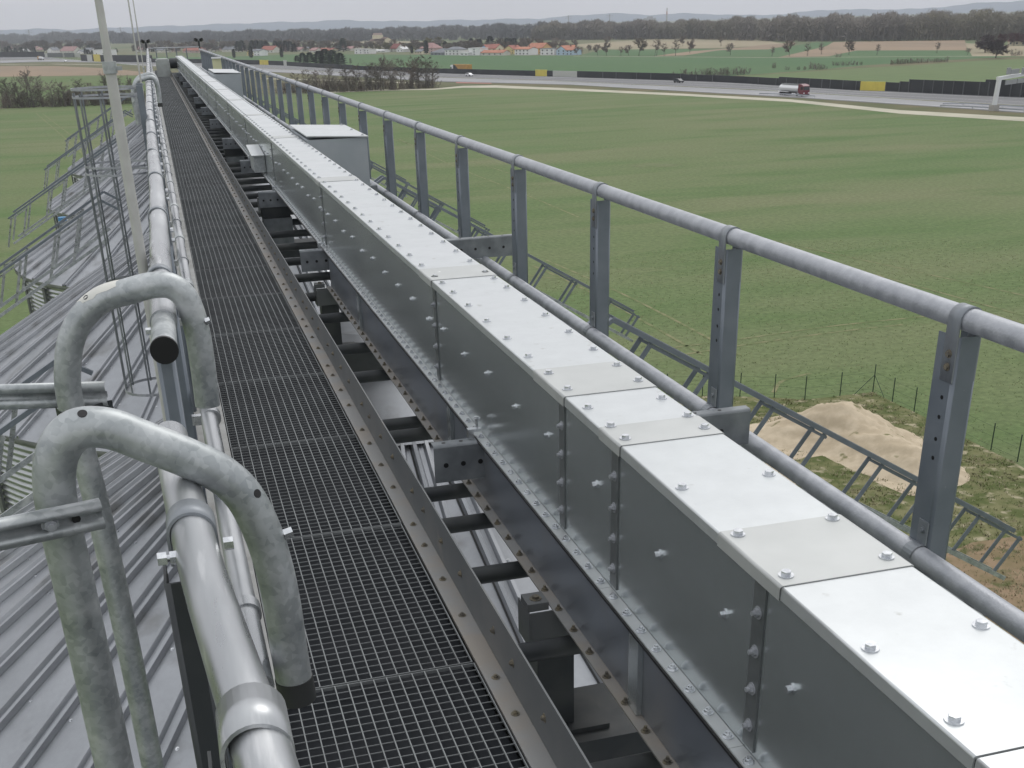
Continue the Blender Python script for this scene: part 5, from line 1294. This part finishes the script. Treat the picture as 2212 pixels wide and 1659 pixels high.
# ------------------------------------------------------------------ forests
def forest(name, band, m, label, step, hfun, nface=26, seed=3, fs=1.4):
    rnd = random.Random(seed); bm = bm_()
    for x0, y0, dx, dy, n in band:
        for i in range(n):
            px = x0 + rnd.random() * dx
            p = g(px, 0) if False else None
            f = rnd.random() ** 1.5
            q = wray(px, y0(px)); base = g(px, y0(px)); d = math.hypot(base.x, base.y); dd = d * (1 + f * dy); p = Vector((base.x * dd / d, base.y * dd / d, 0))
            h = hfun(px, d) * rnd.uniform(.8, 1.08) * (1 + .10 * math.sin(px * .06) + .07 * math.sin(px * .21 + 1))
            tube(bm, [p, p + Vector((0, 0, h * .6))], .35, 4, False)
            w = h * rnd.uniform(.26, .4)
            for k in range(nface):
                z = h * (1 - rnd.random() ** 1.35 * .92); rr = w * math.sin(PI * min(1, .12 + .88 * (1 - z / h) ** .7)) + .5
                a = rnd.uniform(0, 6.28); r = rr * math.sqrt(rnd.random()); c = p + Vector((r * math.cos(a), r * math.sin(a), z))
                s = fs * rnd.uniform(.6, 1.6) * d / 1200; v1 = Vector((rnd.gauss(0, .6), rnd.gauss(0, .6), rnd.gauss(1.1, .5))).normalized() * s * 1.7; v2 = v1.orthogonal().normalized() * s * .42
                bm.faces.new([bm.verts.new(c + v) for v in (-v1, v2, v1, -v2)])
    o = obj(name, bm, m); tag(o, label, None, None, 'stuff'); return o
def lerp_tab(T):
    def f(x):
        for (a, ya), (b, yb) in zip(T, T[1:]):
            if x <= b: return ya + (yb - ya) * max(0, (x - a)) / (b - a)
        return T[-1][1]
    return f
base_r = lerp_tab([(1150, 88), (1300, 86), (1500, 85), (1700, 90), (1900, 89), (2084, 87), (2300, 88)])
top_r = lerp_tab([(1150, 63), (1200, 52), (1290, 51), (1400, 51), (1500, 50), (1560, 46), (1700, 42), (1850, 38), (2000, 33), (2130, 30), (2300, 26)])
forest('forest', [(1150, base_r, 1200, .35, 4600)], 'forest', 'broad band of bare brown forest beyond the fields on the right', 0, lambda px, d: height_px(px, base_r(px), base_r(px) - top_r(px)), 32, 3, 1.0)
base_l = lerp_tab([(-200, 97), (300, 94), (700, 91), (1000, 87), (1300, 84)])
top_l = lerp_tab([(-200, 80), (0, 79), (70, 78), (110, 74), (230, 74), (420, 73), (560, 70), (740, 67), (800, 66), (900, 63), (1030, 60), (1100, 56), (1200, 55), (1300, 52)])
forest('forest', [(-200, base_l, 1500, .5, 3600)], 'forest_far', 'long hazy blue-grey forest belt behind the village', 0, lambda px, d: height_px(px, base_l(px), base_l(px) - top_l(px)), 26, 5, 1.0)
# ------------------------------------------------------------------ hills
def hills(pts, dist, m):
    bm = bm_(); top = []; bot = []; back = []; f = lerp_tab(pts)
    px = pts[0][0]
    while px <= pts[-1][0]:
        y = f(px) + 1.0 * math.sin(px * .05) + .6 * math.sin(px * .13 + 1)
        r = wray(px, y); s = dist / math.hypot(r.x, r.y); h = CZ + r.z * s
        top.append(bm.verts.new((r.x * s, r.y * s, max(h, 10)))); bot.append(bm.verts.new((r.x * s * .86, r.y * s * .86, -.5))); back.append(bm.verts.new((r.x * s * 1.12, r.y * s * 1.12, -.5))); px += 12
    for i in range(len(top) - 1):
        bm.faces.new((bot[i], bot[i + 1], top[i + 1], top[i])).smooth = True; bm.faces.new((top[i], top[i + 1], back[i + 1], back[i]))
    return struct('hills', bm, m)
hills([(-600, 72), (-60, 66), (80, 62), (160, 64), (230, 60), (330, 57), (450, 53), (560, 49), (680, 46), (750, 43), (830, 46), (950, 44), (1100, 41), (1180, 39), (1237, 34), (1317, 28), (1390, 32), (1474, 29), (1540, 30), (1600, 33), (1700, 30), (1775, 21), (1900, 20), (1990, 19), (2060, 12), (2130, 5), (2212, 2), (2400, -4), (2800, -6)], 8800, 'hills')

# ------------------------------------------------------------------ air
HZ = 11800.
bm = bm_(); box(bm, -HZ, HZ, -HZ, HZ, -1.5, 230)
hm = bpy.data.materials.new('haze'); hm.use_nodes = True; nt = hm.node_tree; nt.nodes.clear()
out = nt.nodes.new('ShaderNodeOutputMaterial'); pv = nt.nodes.new('ShaderNodeVolumePrincipled')
pv.inputs['Color'].default_value = (.88, .93, 1., 1); pv.inputs['Density'].default_value = .00013; pv.inputs['Anisotropy'].default_value = .2
nt.links.new(pv.outputs[0], out.inputs['Volume'])
hz_o = obj('haze', bm, hm); hz_o['kind'] = 'stuff'
hz_o.visible_shadow = True

# ------------------------------------------------------------------ sky and sun
EL, AZM = math.radians(50), math.radians(40)       # sun high, veiled, ahead to the right
w = bpy.data.worlds.new('World'); S.world = w; w.use_nodes = True; nt = w.node_tree
bg = nt.nodes['Background']; bg.inputs['Strength'].default_value = .1
sky = nt.nodes.new('ShaderNodeTexSky'); sky.sky_type = 'NISHITA'; sky.sun_disc = False; sky.sun_elevation = EL; sky.sun_rotation = AZM; sky.dust_density = 4; sky.air_density = 1.2
hs = nt.nodes.new('ShaderNodeHueSaturation'); hs.inputs['Saturation'].default_value = .25; nt.links.new(sky.outputs[0], hs.inputs['Color'])
tc = nt.nodes.new('ShaderNodeTexCoord'); sx = nt.nodes.new('ShaderNodeSeparateXYZ'); nt.links.new(tc.outputs['Generated'], sx.inputs[0])
cr_ = nt.nodes.new('ShaderNodeValToRGB'); nt.links.new(sx.outputs['Z'], cr_.inputs[0])
def grey(r, g_, b_): return (r * 10, g_ * 10, b_ * 10, 1)
el = cr_.color_ramp.elements
el[0].position = 0.; el[0].color = (.98, .95, .985, 1)
el[1].position = 1.; el[1].color = (1.15, 1.17, 1.20, 1)
e = el.new(.03); e.color = (.93, .905, .94, 1)
e = el.new(.12); e.color = (.88, .875, .91, 1)
e = el.new(.5); e.color = (1.03, 1.04, 1.07, 1)
nz = nt.nodes.new('ShaderNodeTexNoise'); nz.inputs['Scale'].default_value = 3.; nz.inputs['Detail'].default_value = 4
mp = nt.nodes.new('ShaderNodeMapping'); mp.inputs['Scale'].default_value = (1, 1, 3.5); nt.links.new(tc.outputs['Generated'], mp.inputs[0]); nt.links.new(mp.outputs[0], nz.inputs['Vector'])
mr = nt.nodes.new('ShaderNodeMapRange'); nt.links.new(nz.outputs[0], mr.inputs[0]); mr.inputs[1].default_value = .3; mr.inputs[2].default_value = .7; mr.inputs[3].default_value = 9.1; mr.inputs[4].default_value = 11.1
vm = nt.nodes.new('ShaderNodeVectorMath'); vm.operation = 'SCALE'; nt.links.new(cr_.outputs[0], vm.inputs[0]); nt.links.new(mr.outputs[0], vm.inputs['Scale'])
mx = nt.nodes.new('ShaderNodeMix'); mx.data_type = 'RGBA'; mx.inputs[0].default_value = .88; nt.links.new(hs.outputs[0], mx.inputs[6]); nt.links.new(vm.outputs[0], mx.inputs[7])
nt.links.new(mx.outputs[2], bg.inputs['Color'])
sl_ = bpy.data.lights.new('sun', 'SUN'); sl_.energy = .8; sl_.angle = math.radians(25); sl_.color = (1, .97, .92)
so = bpy.data.objects.new('sun', sl_); C.objects.link(so)
d = Vector((math.sin(AZM) * math.cos(EL), math.cos(AZM) * math.cos(EL), math.sin(EL)))
so.rotation_euler = (-d).to_track_quat('-Z', 'Y').to_euler(); so.location = (20, 20, 80)

S.view_settings.view_transform = 'Standard'; S.view_settings.look = 'None'; S.view_settings.exposure = 0; S.view_settings.gamma = 1
S.render.engine = 'CYCLES'
S.cycles.volume_bounces = 0; S.cycles.max_bounces = 6; S.cycles.diffuse_bounces = 3; S.cycles.glossy_bounces = 3
S.cycles.volume_step_rate = 1
